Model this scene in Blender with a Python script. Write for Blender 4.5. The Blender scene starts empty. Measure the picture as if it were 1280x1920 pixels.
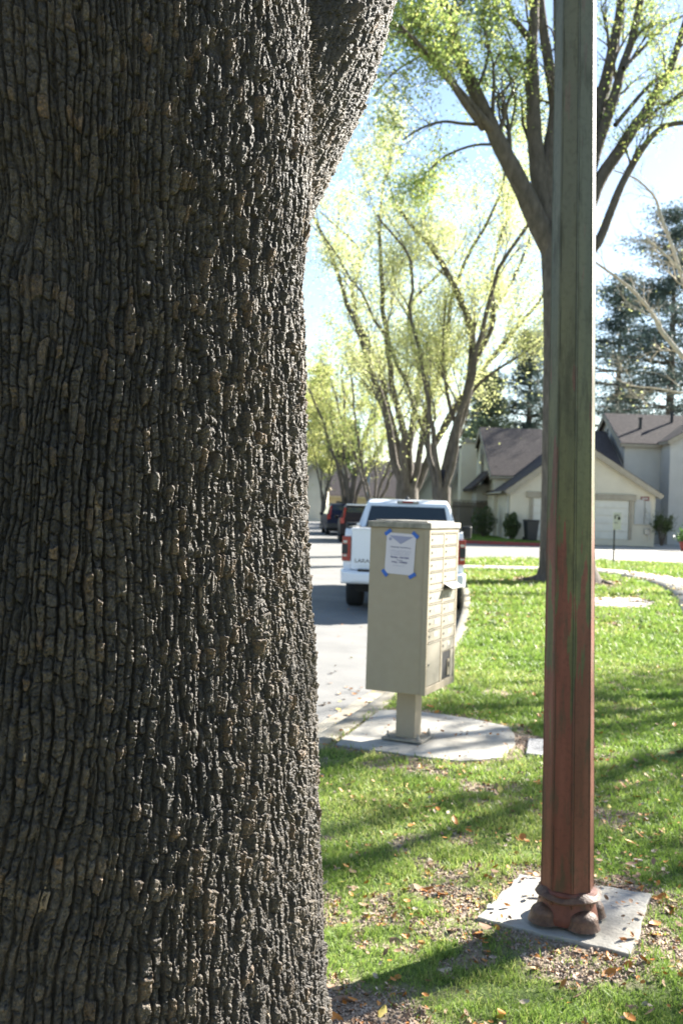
import bpy, bmesh, math, random
import numpy as np
from mathutils import Vector, Matrix
random.seed(7); RNG = np.random.default_rng(11)
S = bpy.context.scene
COL = S.collection
R = math.radians
PI = math.pi
FPX = 1866.7
# ------------------------------------------------------------------ camera maths
CAMZ = 1.65
_p = math.atan(8/1867.); _r = R(1.9)
_F = Vector((0, math.cos(_p), -math.sin(_p)))
_r0 = Vector((1, 0, 0)); _u0 = Vector((0, math.sin(_p), math.cos(_p)))
_R = math.cos(_r)*_r0 + math.sin(_r)*_u0
_U = -math.sin(_r)*_r0 + math.cos(_r)*_u0
_C = Vector((0, 0, CAMZ))
def U(px, py, d):
    return _C + _F*d + _R*((px-640)/FPX*d) + _U*((960-py)/FPX*d)
def gz(y):
    return 0.009*max(0.0, min(y, 110.0)-12.0)
def G(px, py, dz=0.0):
    v = _F + _R*((px-640)/FPX) + _U*((960-py)/FPX)
    t = 5.0
    for _ in range(40):
        z = gz(v.y*t)+dz
        t = (z-CAMZ)/v.z
        t = max(0.5, min(t, 300))
    p = _C + v*t
    return (p.x, p.y)
SUN_AZ, SUN_EL = R(52), R(29)
# ------------------------------------------------------------------ object helpers
def tag(o, label=None, cat=None, group=None, kind=None):
    if label: o['label'] = label
    if cat: o['category'] = cat
    if group: o['group'] = group
    if kind: o['kind'] = kind
    return o
def empty(name, loc=(0, 0, 0), rz=0.0, label=None, cat=None, group=None):
    o = bpy.data.objects.new(name, None); COL.objects.link(o)
    o.empty_display_size = 0.2
    o.location = loc; o.rotation_euler = (0, 0, rz)
    return tag(o, label, cat, group)
def link(name, me, m=None, parent=None):
    o = bpy.data.objects.new(name, me); COL.objects.link(o)
    if m is not None and len(me.materials) == 0:
        for q in (m if isinstance(m, (list, tuple)) else [m]): me.materials.append(q)
    if parent is not None: o.parent = parent
    return o
def npmesh(name, V, F, smooth=False):
    V = np.asarray(V, dtype=np.float32); F = np.asarray(F, dtype=np.int32)
    me = bpy.data.meshes.new(name)
    n = F.shape[1]
    me.vertices.add(len(V)); me.vertices.foreach_set('co', V.ravel())
    me.loops.add(F.size); me.loops.foreach_set('vertex_index', F.ravel())
    me.polygons.add(len(F)); me.polygons.foreach_set('loop_start', np.arange(0, F.size, n, dtype=np.int32))
    try: me.polygons.foreach_set('loop_total', np.full(len(F), n, dtype=np.int32))
    except Exception: pass
    me.update(calc_edges=True)
    if smooth: me.polygons.foreach_set('use_smooth', np.ones(len(F), dtype=bool))
    return me
def setcol(me, name, arr):
    a = me.attributes.new(name, 'FLOAT', 'POINT'); a.data.foreach_set('value', np.asarray(arr, dtype=np.float32).ravel())
def each(name, m, parent, boxes, b=0):
    """one part object per box"""
    out = []
    for q in boxes:
        mb = MB()
        if b: mb.rbox(*q, b)
        else: mb.box(*q)
        out.append(mb.build(name, m, parent))
    return out
class MB:
    """collects boxes, tubes, prisms, lathes; build() links ONE mesh object"""
    def __init__(s): s.v = []; s.f = []
    def add(s, vs, fs):
        n = len(s.v); s.v += [tuple(v) for v in vs]; s.f += [tuple(i+n for i in f) for f in fs]
    def box(s, x0, x1, y0, y1, z0, z1, M=None):
        vs = [Vector((x, y, z)) for z in (z0, z1) for y in (y0, y1) for x in (x0, x1)]
        if M is not None: vs = [M @ v for v in vs]
        s.add(vs, [(0, 2, 3, 1), (4, 5, 7, 6), (0, 1, 5, 4), (2, 6, 7, 3), (0, 4, 6, 2), (1, 3, 7, 5)])
    def rbox(s, x0, x1, y0, y1, z0, z1, b, M=None, seg=2):
        bm = bmesh.new(); bmesh.ops.create_cube(bm, size=1)
        for v in bm.verts: v.co = Vector((x0+(v.co.x+.5)*(x1-x0), y0+(v.co.y+.5)*(y1-y0), z0+(v.co.z+.5)*(z1-z0)))
        bmesh.ops.bevel(bm, geom=list(bm.edges), offset=b, segments=seg, profile=.5, affect='EDGES')
        s.bm(bm, M)
    def bm(s, bm, M=None):
        bm.verts.index_update()
        vs = [(M @ v.co if M is not None else v.co.copy()) for v in bm.verts]
        s.add(vs, [tuple(v.index for v in f.verts) for f in bm.faces]); bm.free()
    def prism(s, pts, z0, z1):
        n = len(pts)
        vs = [(p[0], p[1], z0) for p in pts]+[(p[0], p[1], z1) for p in pts]
        s.add(vs, [tuple(range(n-1, -1, -1)), tuple(range(n, 2*n))]+[(i, (i+1) % n, n+(i+1) % n, n+i) for i in range(n)])
    def prismx(s, pts, x0, x1):   # pts in (y,z)
        n = len(pts)
        vs = [(x0, p[0], p[1]) for p in pts]+[(x1, p[0], p[1]) for p in pts]
        s.add(vs, [tuple(range(n)), tuple(range(2*n-1, n-1, -1))]+[(i, n+i, n+(i+1) % n, (i+1) % n) for i in range(n)])
    def prismy(s, pts, y0, y1):   # pts in (x,z)
        n = len(pts)
        vs = [(p[0], y0, p[1]) for p in pts]+[(p[0], y1, p[1]) for p in pts]
        s.add(vs, [tuple(range(n-1, -1, -1)), tuple(range(n, 2*n))]+[(i, (i+1) % n, n+(i+1) % n, n+i) for i in range(n)])
    def poly(s, vs): s.add(vs, [tuple(range(len(vs)))])
    def cyl(s, c, r, h, n=20, axis='z', r2=None):
        r2 = r if r2 is None else r2
        vs = []
        for k, (rr, t) in enumerate(((r, 0), (r2, h))):
            for i in range(n):
                a = 2*PI*i/n; x, y = rr*math.cos(a), rr*math.sin(a)
                p = {'z': (x, y, t), 'x': (t, x, y), 'y': (y, t, x)}[axis]
                vs.append((c[0]+p[0], c[1]+p[1], c[2]+p[2]))
        s.add(vs, [tuple(range(n-1, -1, -1)), tuple(range(n, 2*n))]+[(i, (i+1) % n, n+(i+1) % n, n+i) for i in range(n)])
    def lathe(s, c, prof, n=24, M=None):
        vs = []
        for r, z in prof:
            for i in range(n):
                a = 2*PI*i/n; v = Vector((r*math.cos(a), r*math.sin(a), z))
                if M is not None: v = M @ v
                vs.append((c[0]+v.x, c[1]+v.y, c[2]+v.z))
        fs = []
        for k in range(len(prof)-1):
            for i in range(n): fs.append((k*n+i, k*n+(i+1) % n, (k+1)*n+(i+1) % n, (k+1)*n+i))
        fs.append(tuple(range(n-1, -1, -1))); fs.append(tuple((len(prof)-1)*n+i for i in range(n)))
        s.add(vs, fs)
    def tube(s, P, rad, n=8):
        V, F = tube_np([Vector(p) for p in P], rad, n)
        s.add([tuple(v) for v in V], [tuple(f) for f in F])
    def build(s, name, m, parent=None, smooth=False, bevel=0, seg=2):
        me = bpy.data.meshes.new(name); me.from_pydata([tuple(v) for v in s.v], [], s.f); me.update()
        bm = bmesh.new(); bm.from_mesh(me); bmesh.ops.recalc_face_normals(bm, faces=bm.faces)
        bm.to_mesh(me); bm.free()
        if smooth:
            for p in me.polygons: p.use_smooth = True
            try: me.set_sharp_from_angle(angle=R(38))
            except Exception: pass
        o = link(name, me, m, parent)
        if bevel:
            b = o.modifiers.new('b', 'BEVEL'); b.width = bevel; b.segments = seg; b.limit_method = 'ANGLE'; b.angle_limit = R(35)
        return o
def tube_np(P, rad, n=6, cap=True):
    P = np.array([tuple(p) for p in P], dtype=float); m = len(P)
    rad = np.asarray(rad, dtype=float) if hasattr(rad, '__len__') else np.full(m, rad)
    T = np.gradient(P, axis=0); T /= (np.linalg.norm(T, axis=1, keepdims=True)+1e-9)
    ref = np.array([0.0, 1.0, 0.0]) if abs(T[0][1]) < .8 else np.array([1.0, 0, 0])
    A = np.cross(T, ref); A /= (np.linalg.norm(A, axis=1, keepdims=True)+1e-9)
    B = np.cross(T, A)
    an = np.arange(n)*2*PI/n
    V = P[:, None, :]+rad[:, None, None]*(np.cos(an)[None, :, None]*A[:, None, :]+np.sin(an)[None, :, None]*B[:, None, :])
    V = V.reshape(-1, 3)
    i = np.arange(m-1)[:, None]*n; j = np.arange(n)[None, :]; j2 = (j+1) % n
    F = np.stack([i+j, i+j2, i+n+j2, i+n+j], axis=-1).reshape(-1, 4)
    return V, F
# ------------------------------------------------------------------ numpy noise
def _h(ix, iy, s):
    ix = ix.astype(np.int64); iy = iy.astype(np.int64)
    n = (ix*374761393 + iy*668265263 + s*1442695041) & 0xFFFFFFFF
    n = ((n ^ (n >> 13))*1274126177) & 0xFFFFFFFF
    n = ((n ^ (n >> 16))*2246822519) & 0xFFFFFFFF
    return ((n ^ (n >> 15)) & 0xFFFFFF)/float(0xFFFFFF)
def vnoise(x, y, s=0):
    ix = np.floor(x); iy = np.floor(y); fx = x-ix; fy = y-iy
    fx = fx*fx*(3-2*fx); fy = fy*fy*(3-2*fy)
    a = _h(ix, iy, s); b = _h(ix+1, iy, s); c = _h(ix, iy+1, s); d = _h(ix+1, iy+1, s)
    return (a+(b-a)*fx)*(1-fy)+(c+(d-c)*fx)*fy
def fbm(x, y, s=0, o=4):
    t = 0; a = .5; n = 0
    for k in range(o):
        t = t+a*vnoise(x*2**k+17.3*k, y*2**k-9.1*k, s+k); n += a; a *= .5
    return t/n-.5
def voro(x, y, s=0, jx=.8, jy=.8):
    ix = np.floor(x); iy = np.floor(y)
    f1 = np.full(x.shape, 9.0); f2 = np.full(x.shape, 9.0); idd = np.zeros(x.shape); ox = np.zeros(x.shape); oy = np.zeros(x.shape)
    for dx in (-1, 0, 1):
        for dy in (-1, 0, 1):
            cx = ix+dx; cy = iy+dy
            qx = cx+.5+(_h(cx, cy, s)-.5)*jx; qy = cy+.5+(_h(cx, cy, s+5)-.5)*jy
            rx = x-qx; ry = y-qy
            d = np.sqrt(rx*rx+ry*ry)
            nearer = d < f1
            f2 = np.where(nearer, f1, np.minimum(f2, d))
            idd = np.where(nearer, _h(cx, cy, s+9), idd); ox = np.where(nearer, rx, ox); oy = np.where(nearer, ry, oy)
            f1 = np.where(nearer, d, f1)
    return f1, f2, idd, ox, oy
def sst(a, b, x):
    t = np.clip((x-a)/(b-a), 0, 1); return t*t*(3-2*t)
# ------------------------------------------------------------------ materials
def nodes(m):
    m.use_nodes = True
    return m.node_tree.nodes, m.node_tree.links
def mat(name, col, rough=.7, col2=None, scale=8, detail=5, bump=0, bscale=40, metallic=0, spec=.5, stretch=(1, 1, 1), lo=.35, hi=.65, trans=0, bdist=.01):
    m = bpy.data.materials.new(name); N, L = nodes(m)
    b = N['Principled BSDF']
    b.inputs['Base Color'].default_value = (*col, 1); b.inputs['Roughness'].default_value = rough
    b.inputs['Metallic'].default_value = metallic; b.inputs['Specular IOR Level'].default_value = spec
    tc = N.new('ShaderNodeTexCoord'); mp = N.new('ShaderNodeMapping'); mp.inputs['Scale'].default_value = stretch
    L.new(tc.outputs['Object'], mp.inputs['Vector'])
    if col2:
        n = N.new('ShaderNodeTexNoise'); n.inputs['Scale'].default_value = scale; n.inputs['Detail'].default_value = detail; n.inputs['Roughness'].default_value = .6
        L.new(mp.outputs[0], n.inputs['Vector'])
        r = N.new('ShaderNodeValToRGB'); r.color_ramp.elements[0].position = lo; r.color_ramp.elements[1].position = hi
        r.color_ramp.elements[0].color = (*col, 1); r.color_ramp.elements[1].color = (*col2, 1)
        L.new(n.outputs['Fac'], r.inputs['Fac']); L.new(r.outputs['Color'], b.inputs['Base Color'])
    if bump:
        n = N.new('ShaderNodeTexNoise'); n.inputs['Scale'].default_value = bscale; n.inputs['Detail'].default_value = 6
        L.new(mp.outputs[0], n.inputs['Vector'])
        bp = N.new('ShaderNodeBump'); bp.inputs['Strength'].default_value = bump; bp.inputs['Distance'].default_value = bdist
        L.new(n.outputs['Fac'], bp.inputs['Height']); L.new(bp.outputs['Normal'], b.inputs['Normal'])
    return m
def leafmat(name, cols, tr=.5, rough=.5, scale=3.0, spec=.3):
    """thin leaf: diffuse + translucent, colour varies per clump by object-space noise and per leaf by attribute"""
    m = bpy.data.materials.new(name); N, L = nodes(m)
    b = N['Principled BSDF']; out = N['Material Output']
    at = N.new('ShaderNodeAttribute'); at.attribute_name = 'rnd'
    r = N.new('ShaderNodeValToRGB')
    els = r.color_ramp.elements
    els[0].color = (*cols[0], 1); els[1].color = (*cols[-1], 1)
    for k, c in enumerate(cols[1:-1]):
        e = els.new((k+1)/(len(cols)-1)); e.color = (*c, 1)
    L.new(at.outputs['Fac'], r.inputs['Fac']); L.new(r.outputs['Color'], b.inputs['Base Color'])
    b.inputs['Roughness'].default_value = rough; b.inputs['Specular IOR Level'].default_value = spec
    t = N.new('ShaderNodeBsdfTranslucent'); L.new(r.outputs['Color'], t.inputs['Color'])
    mx = N.new('ShaderNodeMixShader'); mx.inputs['Fac'].default_value = tr
    L.new(b.outputs[0], mx.inputs[1]); L.new(t.outputs[0], mx.inputs[2]); L.new(mx.outputs[0], out.inputs['Surface'])
    return m
SKY_STR, SUN_STR, EXPO = 0.05, 5.0, 2.45
# ------------------------------------------------------------------ world, sun, camera
w = bpy.data.worlds.new("World"); S.world = w; w.use_nodes = True
N, L = w.node_tree.nodes, w.node_tree.links
sky = N.new('ShaderNodeTexSky'); sky.sky_type = 'NISHITA'; sky.sun_disc = False
sky.sun_elevation = SUN_EL; sky.sun_rotation = SUN_AZ
sky.air_density = 1.0; sky.dust_density = 0.6; sky.ozone_density = 1.6
L.new(sky.outputs[0], N['Background'].inputs['Color']); N['Background'].inputs['Strength'].default_value = SKY_STR
sd = bpy.data.lights.new('sun', 'SUN'); sd.energy = SUN_STR; sd.angle = R(.5); sd.color = (1, .95, .86)
so = bpy.data.objects.new('sun', sd); COL.objects.link(so)
_sv = Vector((math.sin(SUN_AZ)*math.cos(SUN_EL), math.cos(SUN_AZ)*math.cos(SUN_EL), math.sin(SUN_EL)))
so.rotation_euler = _sv.to_track_quat('Z', 'Y').to_euler(); so.location = _sv*50
cd = bpy.data.cameras.new('camera'); cam = bpy.data.objects.new('camera', cd); COL.objects.link(cam)
cd.sensor_fit = 'VERTICAL'; cd.sensor_height = 36; cd.sensor_width = 24; cd.lens = 35.0
cd.clip_start = .05; cd.clip_end = 2000
M3 = Matrix((_R, _U, -_F)).transposed().to_4x4(); M3.translation = _C
cam.matrix_world = M3
cd.dof.use_dof = True; cd.dof.focus_distance = 1.8; cd.dof.aperture_fstop = 8.0
S.camera = cam
S.view_settings.view_transform = 'Standard'; S.view_settings.look = 'None'
S.view_settings.gamma = 1; S.view_settings.exposure = EXPO
S.cycles.use_denoising = True
S.cycles.max_bounces = 6; S.cycles.transparent_max_bounces = 4
# ------------------------------------------------------------------ ground sheets
M_soil = mat('soil_far', (.20, .17, .12), .95, (.12, .14, .07), .3)
M_asph = mat('asphalt_pale', (.155, .155, .15), .92, (.215, .21, .20), 1.3, 8, .35, 120, lo=.3, hi=.7, spec=.2)
M_conc = mat('concrete', (.40, .38, .34), .9, (.28, .265, .235), 3.5, 9, .3, 60, lo=.38, hi=.72, spec=.25)
M_conc2 = mat('concrete_mottled', (.40, .38, .335), .9, (.17, .155, .13), 2.6, 12, .6, 45, lo=.42, hi=.78, spec=.25)
M_kerb = mat('kerb_concrete', (.33, .31, .26), .9, (.19, .165, .12), 5, 8, .4, 40, lo=.35, hi=.7, spec=.2)
M_redk = mat('red_kerb_paint', (.30, .05, .045), .8, (.20, .06, .05), 6, 5)
def strip(name, x0, x1, ys, dz, m):
    V = []; F = []
    for k, y in enumerate(ys): V += [(x0, y, gz(y)+dz), (x1, y, gz(y)+dz)]
    for k in range(len(ys)-1): F.append((2*k, 2*k+1, 2*k+3, 2*k+2))
    me = npmesh(name, V, F); return tag(link(name, me, m), kind='structure')
strip('ground', -900, 900, [-900, 12, 110, 1500], -.30, M_soil)
strip('road', -9.5, 70, [-6, 12, 60, 110, 130], -.13, M_asph)
# kerb line of the street (world), continued towards and past the camera
KP = [(-3.4, -3.0), (-2.4, 0), (-1.6, 2.6), (-.8, 5.1), (-.153, 7.13), (.45, 9.0), (1.28, 12), (1.86, 15.3), (2.30, 18.5), (2.66, 21.9), (2.98, 25.5), (3.30, 28.6), (3.65, 30.6), (4.6, 32.0), (6.6, 32.5), (9.5, 32.8)]
def smooth_line(P, n=8):
    P = [Vector(p) for p in P]; out = []
    for i in range(len(P)-1):
        p0 = P[max(i-1, 0)]; p1 = P[i]; p2 = P[i+1]; p3 = P[min(i+2, len(P)-1)]
        for k in range(n):
            t = k/n
            out.append(.5*((2*p1)+(-p0+p2)*t+(2*p0-5*p1+4*p2-p3)*t*t+(-p0+3*p1-3*p2+p3)*t**3))
    out.append(P[-1]); return out
KL = smooth_line(KP, 6)
def offset_line(Lp, d):
    out = []
    for i, p in enumerate(Lp):
        a = Lp[max(i-1, 0)]; b = Lp[min(i+1, len(Lp)-1)]; t = (b-a).normalized()
        out.append(p+Vector((t.y, -t.x))*d)
    return out
def ribbon(name, La, Lb, za, zb, m, parent=None):
    V = []; F = []
    for a, b in zip(La, Lb): V += [(a.x, a.y, gz(a.y)+za), (b.x, b.y, gz(b.y)+zb)]
    for k in range(len(La)-1): F.append((2*k, 2*k+1, 2*k+3, 2*k+2))
    return link(name, npmesh(name, V, F), m, parent)
def kerb(name, Lp, wdt, m, top=.012):
    V = []; F = []
    prof = [(-.02, -.14), (0.0, -.02), (.025, top), (wdt, top), (wdt, -.14)]
    rows = []
    for off, z in prof:
        rows.append([(q.x, q.y, gz(q.y)+z) for q in offset_line(Lp, off)])
    n = len(Lp); m_ = len(prof)
    for i in range(n):
        for r in rows: V.append(r[i])
    for i in range(n-1):
        for k in range(m_-1): F.append((i*m_+k, i*m_+k+1, (i+1)*m_+k+1, (i+1)*m_+k))
    return link(name, npmesh(name, V, F), m)
tag(kerb('kerb', KL, .17, M_kerb), kind='structure')
tag(ribbon('gutter', offset_line(KL, -.30), offset_line(KL, -.015), -.126, -.124, M_kerb), kind='structure')
# lawn polygon
FAR_Y = 33.0
LP = [(p.x+.06, p.y) for p in offset_line(KL, .08)] + [(12, FAR_Y), (60, FAR_Y), (60, -3)]
LPa = np.array(LP)
def inside(x, y, P=None):
    P = LPa if P is None else np.asarray(P)
    c = np.zeros(np.shape(x), bool); n = len(P); j = n-1
    for i in range(n):
        xi, yi = P[i]; xj, yj = P[j]
        cond = ((yi > y) != (yj > y)) & (x < (xj-xi)*(y-yi)/((yj-yi) if yj != yi else 1e-9)+xi)
        c ^= cond; j = i
    return c
# pads (pixel-measured, then plain world polygons)
PAD_POST = [G(975, 1632, .03), G(1222, 1668, .03), G(1182, 1782, .03), G(893, 1712, .03)]
PAD_BOX = [G(628, 1393, .02), G(712, 1328, .02), G(790, 1332, .02), G(880, 1344, .02), G(958, 1362, .02), G(966, 1392, .02), G(936, 1418, .02), G(860, 1424, .02), G(760, 1412, .02)]
TRUNK = Vector((-.59, 2.12)); TREE2 = G(1062, 1090)
SLAB1 = [G(1085, 1138, .02), G(1210, 1140, .02), G(1232, 1130, .02), G(1195, 1119, .02), G(1085, 1119, .02)]
SLAB2 = [G(1222, 1410, .02), G(1300, 1418, .02), G(1300, 1396, .02), G(1240, 1394, .02)]
UTIL = [G(985, 1412, .02), G(1042, 1418, .02), G(1048, 1388, .02), G(990, 1383, .02)]
WALK_C = smooth_line([G(852, 1064), G(940, 1066), G(1030, 1068), G(1120, 1071), G(1195, 1080), G(1262, 1094), G(1322, 1115), G(1368, 1160), G(1480, 1290), G(1620, 1500)], 6)
WALK_C = [q for q in WALK_C if q.y > 6]
WL = offset_line(WALK_C, -.75); WR = offset_line(WALK_C, .75)
WALK_P = [(q.x, q.y) for q in WL]+[(q.x, q.y) for q in reversed(WR)]
def pdist(x, y, P):
    """distance to polygon boundary, negative inside"""
    P = np.asarray(P); d = np.full(np.shape(x), 1e9)
    for i in range(len(P)):
        a = P[i]; b = P[(i+1) % len(P)]; ab = b-a; t = np.clip(((x-a[0])*ab[0]+(y-a[1])*ab[1])/(ab@ab+1e-9), 0, 1)
        d = np.minimum(d, np.hypot(x-a[0]-t*ab[0], y-a[1]-t*ab[1]))
    return np.where(inside(x, y, P), -d, d)
PC = np.mean(np.array(PAD_POST), axis=0)
def dirt(x, y):
    """0 grass .. 1 bare earth"""
    n = fbm(x*2.2, y*2.2, 3, 4); n2 = fbm(x*9, y*9, 8, 3)
    d = sst(.30, .0, pdist(x, y, PAD_POST)+n*.75+n2*.35)*(.92)
    d = np.maximum(d, sst(1.75, 1.25, np.hypot(x-TRUNK.x, y-TRUNK.y)+n*.9+n2*.4))
    d = np.maximum(d, sst(1.9, 1.0, np.hypot(x-TREE2[0], (y-TREE2[1])*.9)+n*1.2))
    u = G(985, 1392); d = np.maximum(d, sst(.45, .2, np.hypot(x-u[0]+.05, y-u[1])+n*.4))
    d = np.maximum(d, .8*sst(.16, .05, np.abs(pdist(x, y, PAD_BOX))+n*.2))
    d = np.maximum(d, .85*sst(.15, .27, n+n2*.6))
    return np.clip(d, 0, 1)
def lawn_z(x, y):
    g = .009*np.maximum(0, y-12)
    return g + .05*fbm(x*.45, y*.45, 21, 3) + .012*fbm(x*3, y*3, 5, 2) - .006
xs = np.concatenate([np.arange(-4, 9, .07), np.arange(9, 18, .3), np.arange(18, 61, 2.0)])
ys = np.concatenate([np.arange(-3, 2.4, .3), np.arange(2.4, 12, .07), np.arange(12, 33.01, .15)]); ys[-1] = FAR_Y
X, Y = np.meshgrid(xs, ys)
Z = lawn_z(X, Y)
kd = np.full(X.shape, 9.0)
for q in KL: kd = np.minimum(kd, np.hypot(X-q.x, Y-q.y))
fl = sst(.1, .7, kd)
for P in (PAD_POST, PAD_BOX, WALK_P, SLAB1, UTIL): fl = np.minimum(fl, sst(.0, .4, pdist(X, Y, P)))
base = .009*np.maximum(0, Y-12)
Z = base+(Z-base)*fl
ZG = Z
def lawn_h(x, y):
    """bilinear height of the lawn mesh"""
    i = np.clip(np.searchsorted(xs, x)-1, 0, len(xs)-2); j = np.clip(np.searchsorted(ys, y)-1, 0, len(ys)-2)
    tx = (x-xs[i])/(xs[i+1]-xs[i]); ty = (y-ys[j])/(ys[j+1]-ys[j])
    return (ZG[j, i]*(1-tx)+ZG[j, i+1]*tx)*(1-ty)+(ZG[j+1, i]*(1-tx)+ZG[j+1, i+1]*tx)*ty
nx = len(xs); ny = len(ys)
jj, ii = np.meshgrid(np.arange(ny-1), np.arange(nx-1), indexing='ij')
cx = (X[:-1, :-1]+X[1:, 1:])/2; cy = (Y[:-1, :-1]+Y[1:, 1:])/2
ok = inside(cx, cy)
a = (jj*nx+ii)[ok]
F = np.stack([a, a+1, a+nx+1, a+nx], axis=-1)
me = npmesh('lawn', np.stack([X, Y, Z], -1).reshape(-1, 3), F, True)
setcol(me, 'dirt', dirt(X, Y))
m = bpy.data.materials.new('lawn_soil'); N, L = nodes(m); b = N['Principled BSDF']; b.inputs['Roughness'].default_value = .95; b.inputs['Specular IOR Level'].default_value = .15
at = N.new('ShaderNodeAttribute'); at.attribute_name = 'dirt'
n1 = N.new('ShaderNodeTexNoise'); n1.inputs['Scale'].default_value = 30; n1.inputs['Detail'].default_value = 8
n2 = N.new('ShaderNodeTexNoise'); n2.inputs['Scale'].default_value = 11; n2.inputs['Detail'].default_value = 8
tc = N.new('ShaderNodeTexCoord')
for q in (n1, n2): L.new(tc.outputs['Object'], q.inputs['Vector'])
rs = N.new('ShaderNodeValToRGB'); rs.color_ramp.elements[0].color = (.17, .125, .085, 1); rs.color_ramp.elements[1].color = (.40, .32, .24, 1); rs.color_ramp.elements[0].position = .3; rs.color_ramp.elements[1].position = .7
rg = N.new('ShaderNodeValToRGB'); rg.color_ramp.elements[0].color = (.045, .07, .018, 1); rg.color_ramp.elements[1].color = (.12, .17, .045, 1); rg.color_ramp.elements[0].position = .3; rg.color_ramp.elements[1].position = .7
L.new(n1.outputs['Fac'], rs.inputs['Fac']); L.new(n2.outputs['Fac'], rg.inputs['Fac'])
mx = N.new('ShaderNodeMix'); mx.data_type = 'RGBA'
L.new(at.outputs['Fac'], mx.inputs[0]); L.new(rg.outputs[0], mx.inputs[6]); L.new(rs.outputs[0], mx.inputs[7]); L.new(mx.outputs[2], b.inputs['Base Color'])
bp = N.new('ShaderNodeBump'); bp.inputs['Strength'].default_value = .9; bp.inputs['Distance'].default_value = .02
L.new(n1.outputs['Fac'], bp.inputs['Height']); L.new(bp.outputs[0], b.inputs['Normal'])
M_lawn = m
tag(link('lawn', me, m), kind='structure')
# concrete path and slabs
def slab(name, P, z0, z1, m, lab, cat, group=None, bev=.008):
    mb = MB(); c = np.mean(np.array(P), axis=0)
    g = gz(c[1]); mb.prism([(p[0]-c[0], p[1]-c[1]) for p in P], z0, z1)
    o = mb.build(name, m, bevel=bev); o.location = (c[0], c[1], g)
    return tag(o, lab, cat, group)
V = []; F = []
for a_, b_ in zip(WL, WR):
    V += [(a_.x, a_.y, gz(a_.y)+.028), (b_.x, b_.y, gz(b_.y)+.028), (b_.x, b_.y, gz(b_.y)-.1), (a_.x, a_.y, gz(a_.y)-.1)]
for k in range(len(WL)-1):
    for q in range(4): F.append((4*k+q, 4*k+(q+1) % 4, 4*k+4+(q+1) % 4, 4*k+4+q))
tag(link('footpath', npmesh('footpath', V, F), M_conc), kind='structure')
def jag(P, n=9, amp=.012, seed=0):
    rr = random.Random(seed); out = []
    for i in range(len(P)):
        a = Vector(P[i]); b = Vector(P[(i+1) % len(P)])
        for k in range(n):
            t = k/n; e = amp if k else amp*.6
            out.append(tuple(a.lerp(b, t)+Vector((rr.uniform(-e, e), rr.uniform(-e, e)))))
    return out
slab('concrete_pad', jag(PAD_POST, 11, .011, 1), -.08, .014, M_conc2, 'square pale concrete pad under the peeling lamp post, chipped front edge', 'concrete pad', 'concrete pads set in the lawn', bev=.004)
slab('concrete_pad', jag(PAD_BOX, 5, .012, 2), -.08, .012, M_conc2, 'wide pale concrete pad beside the kerb under the beige mailbox cluster', 'concrete pad', 'concrete pads set in the lawn', bev=.004)
slab('utility_cover', jag(SLAB1, 4, .03, 5), -.05, .02, M_conc, 'grey concrete utility slab in the grass below the tree roots, near the path', 'utility cover')
M_util = mat('speckled_aggregate', (.12, .12, .125), .9, (.40, .40, .40), 120, 4, .8, 120, lo=.45, hi=.6)
slab('utility_cover', UTIL, -.05, .02, M_util, 'small dark speckled utility box lid in bare earth behind the lamp post', 'utility cover')
# house-side lawns, driveway, red kerb
RK = smooth_line([(2.6, 62), (3.2, 50.5), (5.0, 47.2), (7.0, 46.3), (9.62, 46.2)], 5)
kr = kerb('red_kerb', RK, .16, M_redk, .02); tag(kr, kind='structure')
HL = [(p.x, p.y) for p in offset_line(RK, .1)]+[(9.62, 56), (9.62, 70), (2.6, 70)]
M_lawn2 = mat('lawn_far', (.075, .12, .03), .95, (.15, .19, .06), 3, 8, .8, 25, lo=.3, hi=.7, spec=.1, bdist=.04)
def sheet(name, P, dz, m):
    V = [(p[0], p[1], gz(p[1])+dz) for p in P]; mb = MB(); mb.poly(V); o = mb.build(name, m)
    return tag(o, kind='structure')
sheet('front_lawn', HL, .005, M_lawn2)
sheet('driveway', [(9.9, 33.3), (60, 33.3), (60, 60), (9.9, 60)], -.122, M_conc)
sheet('verge', [(-60, 86), (30, 86), (30, 109.5), (-60, 109.5)], .02, M_lawn2)
sheet('verge', [(-60, -4), (-10.0, -4), (-10.0, 95), (-60, 95)], .02, M_lawn2)
kk = kerb('kerb', [Vector((-9.9, y)) for y in (95, 60, 30, 12, 0, -4)], .17, M_kerb); tag(kk, kind='structure')
# ------------------------------------------------------------------ the big near tree
def zpix(py, d): return U(600, py, d).z
PROF = [(0, 600), (200, 596), (420, 588), (500, 575), (560, 571), (640, 574), (700, 576), (850, 580), (1000, 582), (1150, 588), (1300, 594), (1450, 597), (1600, 600), (1750, 603), (1920, 610)]
LIMB = [(0, 757), (80, 735), (150, 712), (220, 684), (300, 648), (360, 620), (420, 590), (500, 574)]
def ray_R(px, py, c):
    v = U(px, py, 1.0)-_C; d = Vector((v.x, v.y)).normalized()
    return abs(c.x*d.y-c.y*d.x), d.dot(c)
zz = []; rr = []
for py, px in PROF:
    r_, t_ = ray_R(px, py, TRUNK)
    v = U(px, py, 1.0)-_C; z = CAMZ+v.z*t_/math.hypot(v.x, v.y)
    zz.append(z); rr.append(r_)
order = np.argsort(zz); zz = np.array(zz)[order]; rr = np.array(rr)[order]
DISP = .038
def R0(z):
    base = np.interp(z, zz, rr)-DISP
    return base + .30*np.exp(-np.clip(z, 0, 9)/.16) - np.clip(z-zz[-1], 0, 9)*.03
LC = Vector((0, 0)); lz = []; lx = []; LR = .27; LYD = 2.28
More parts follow.
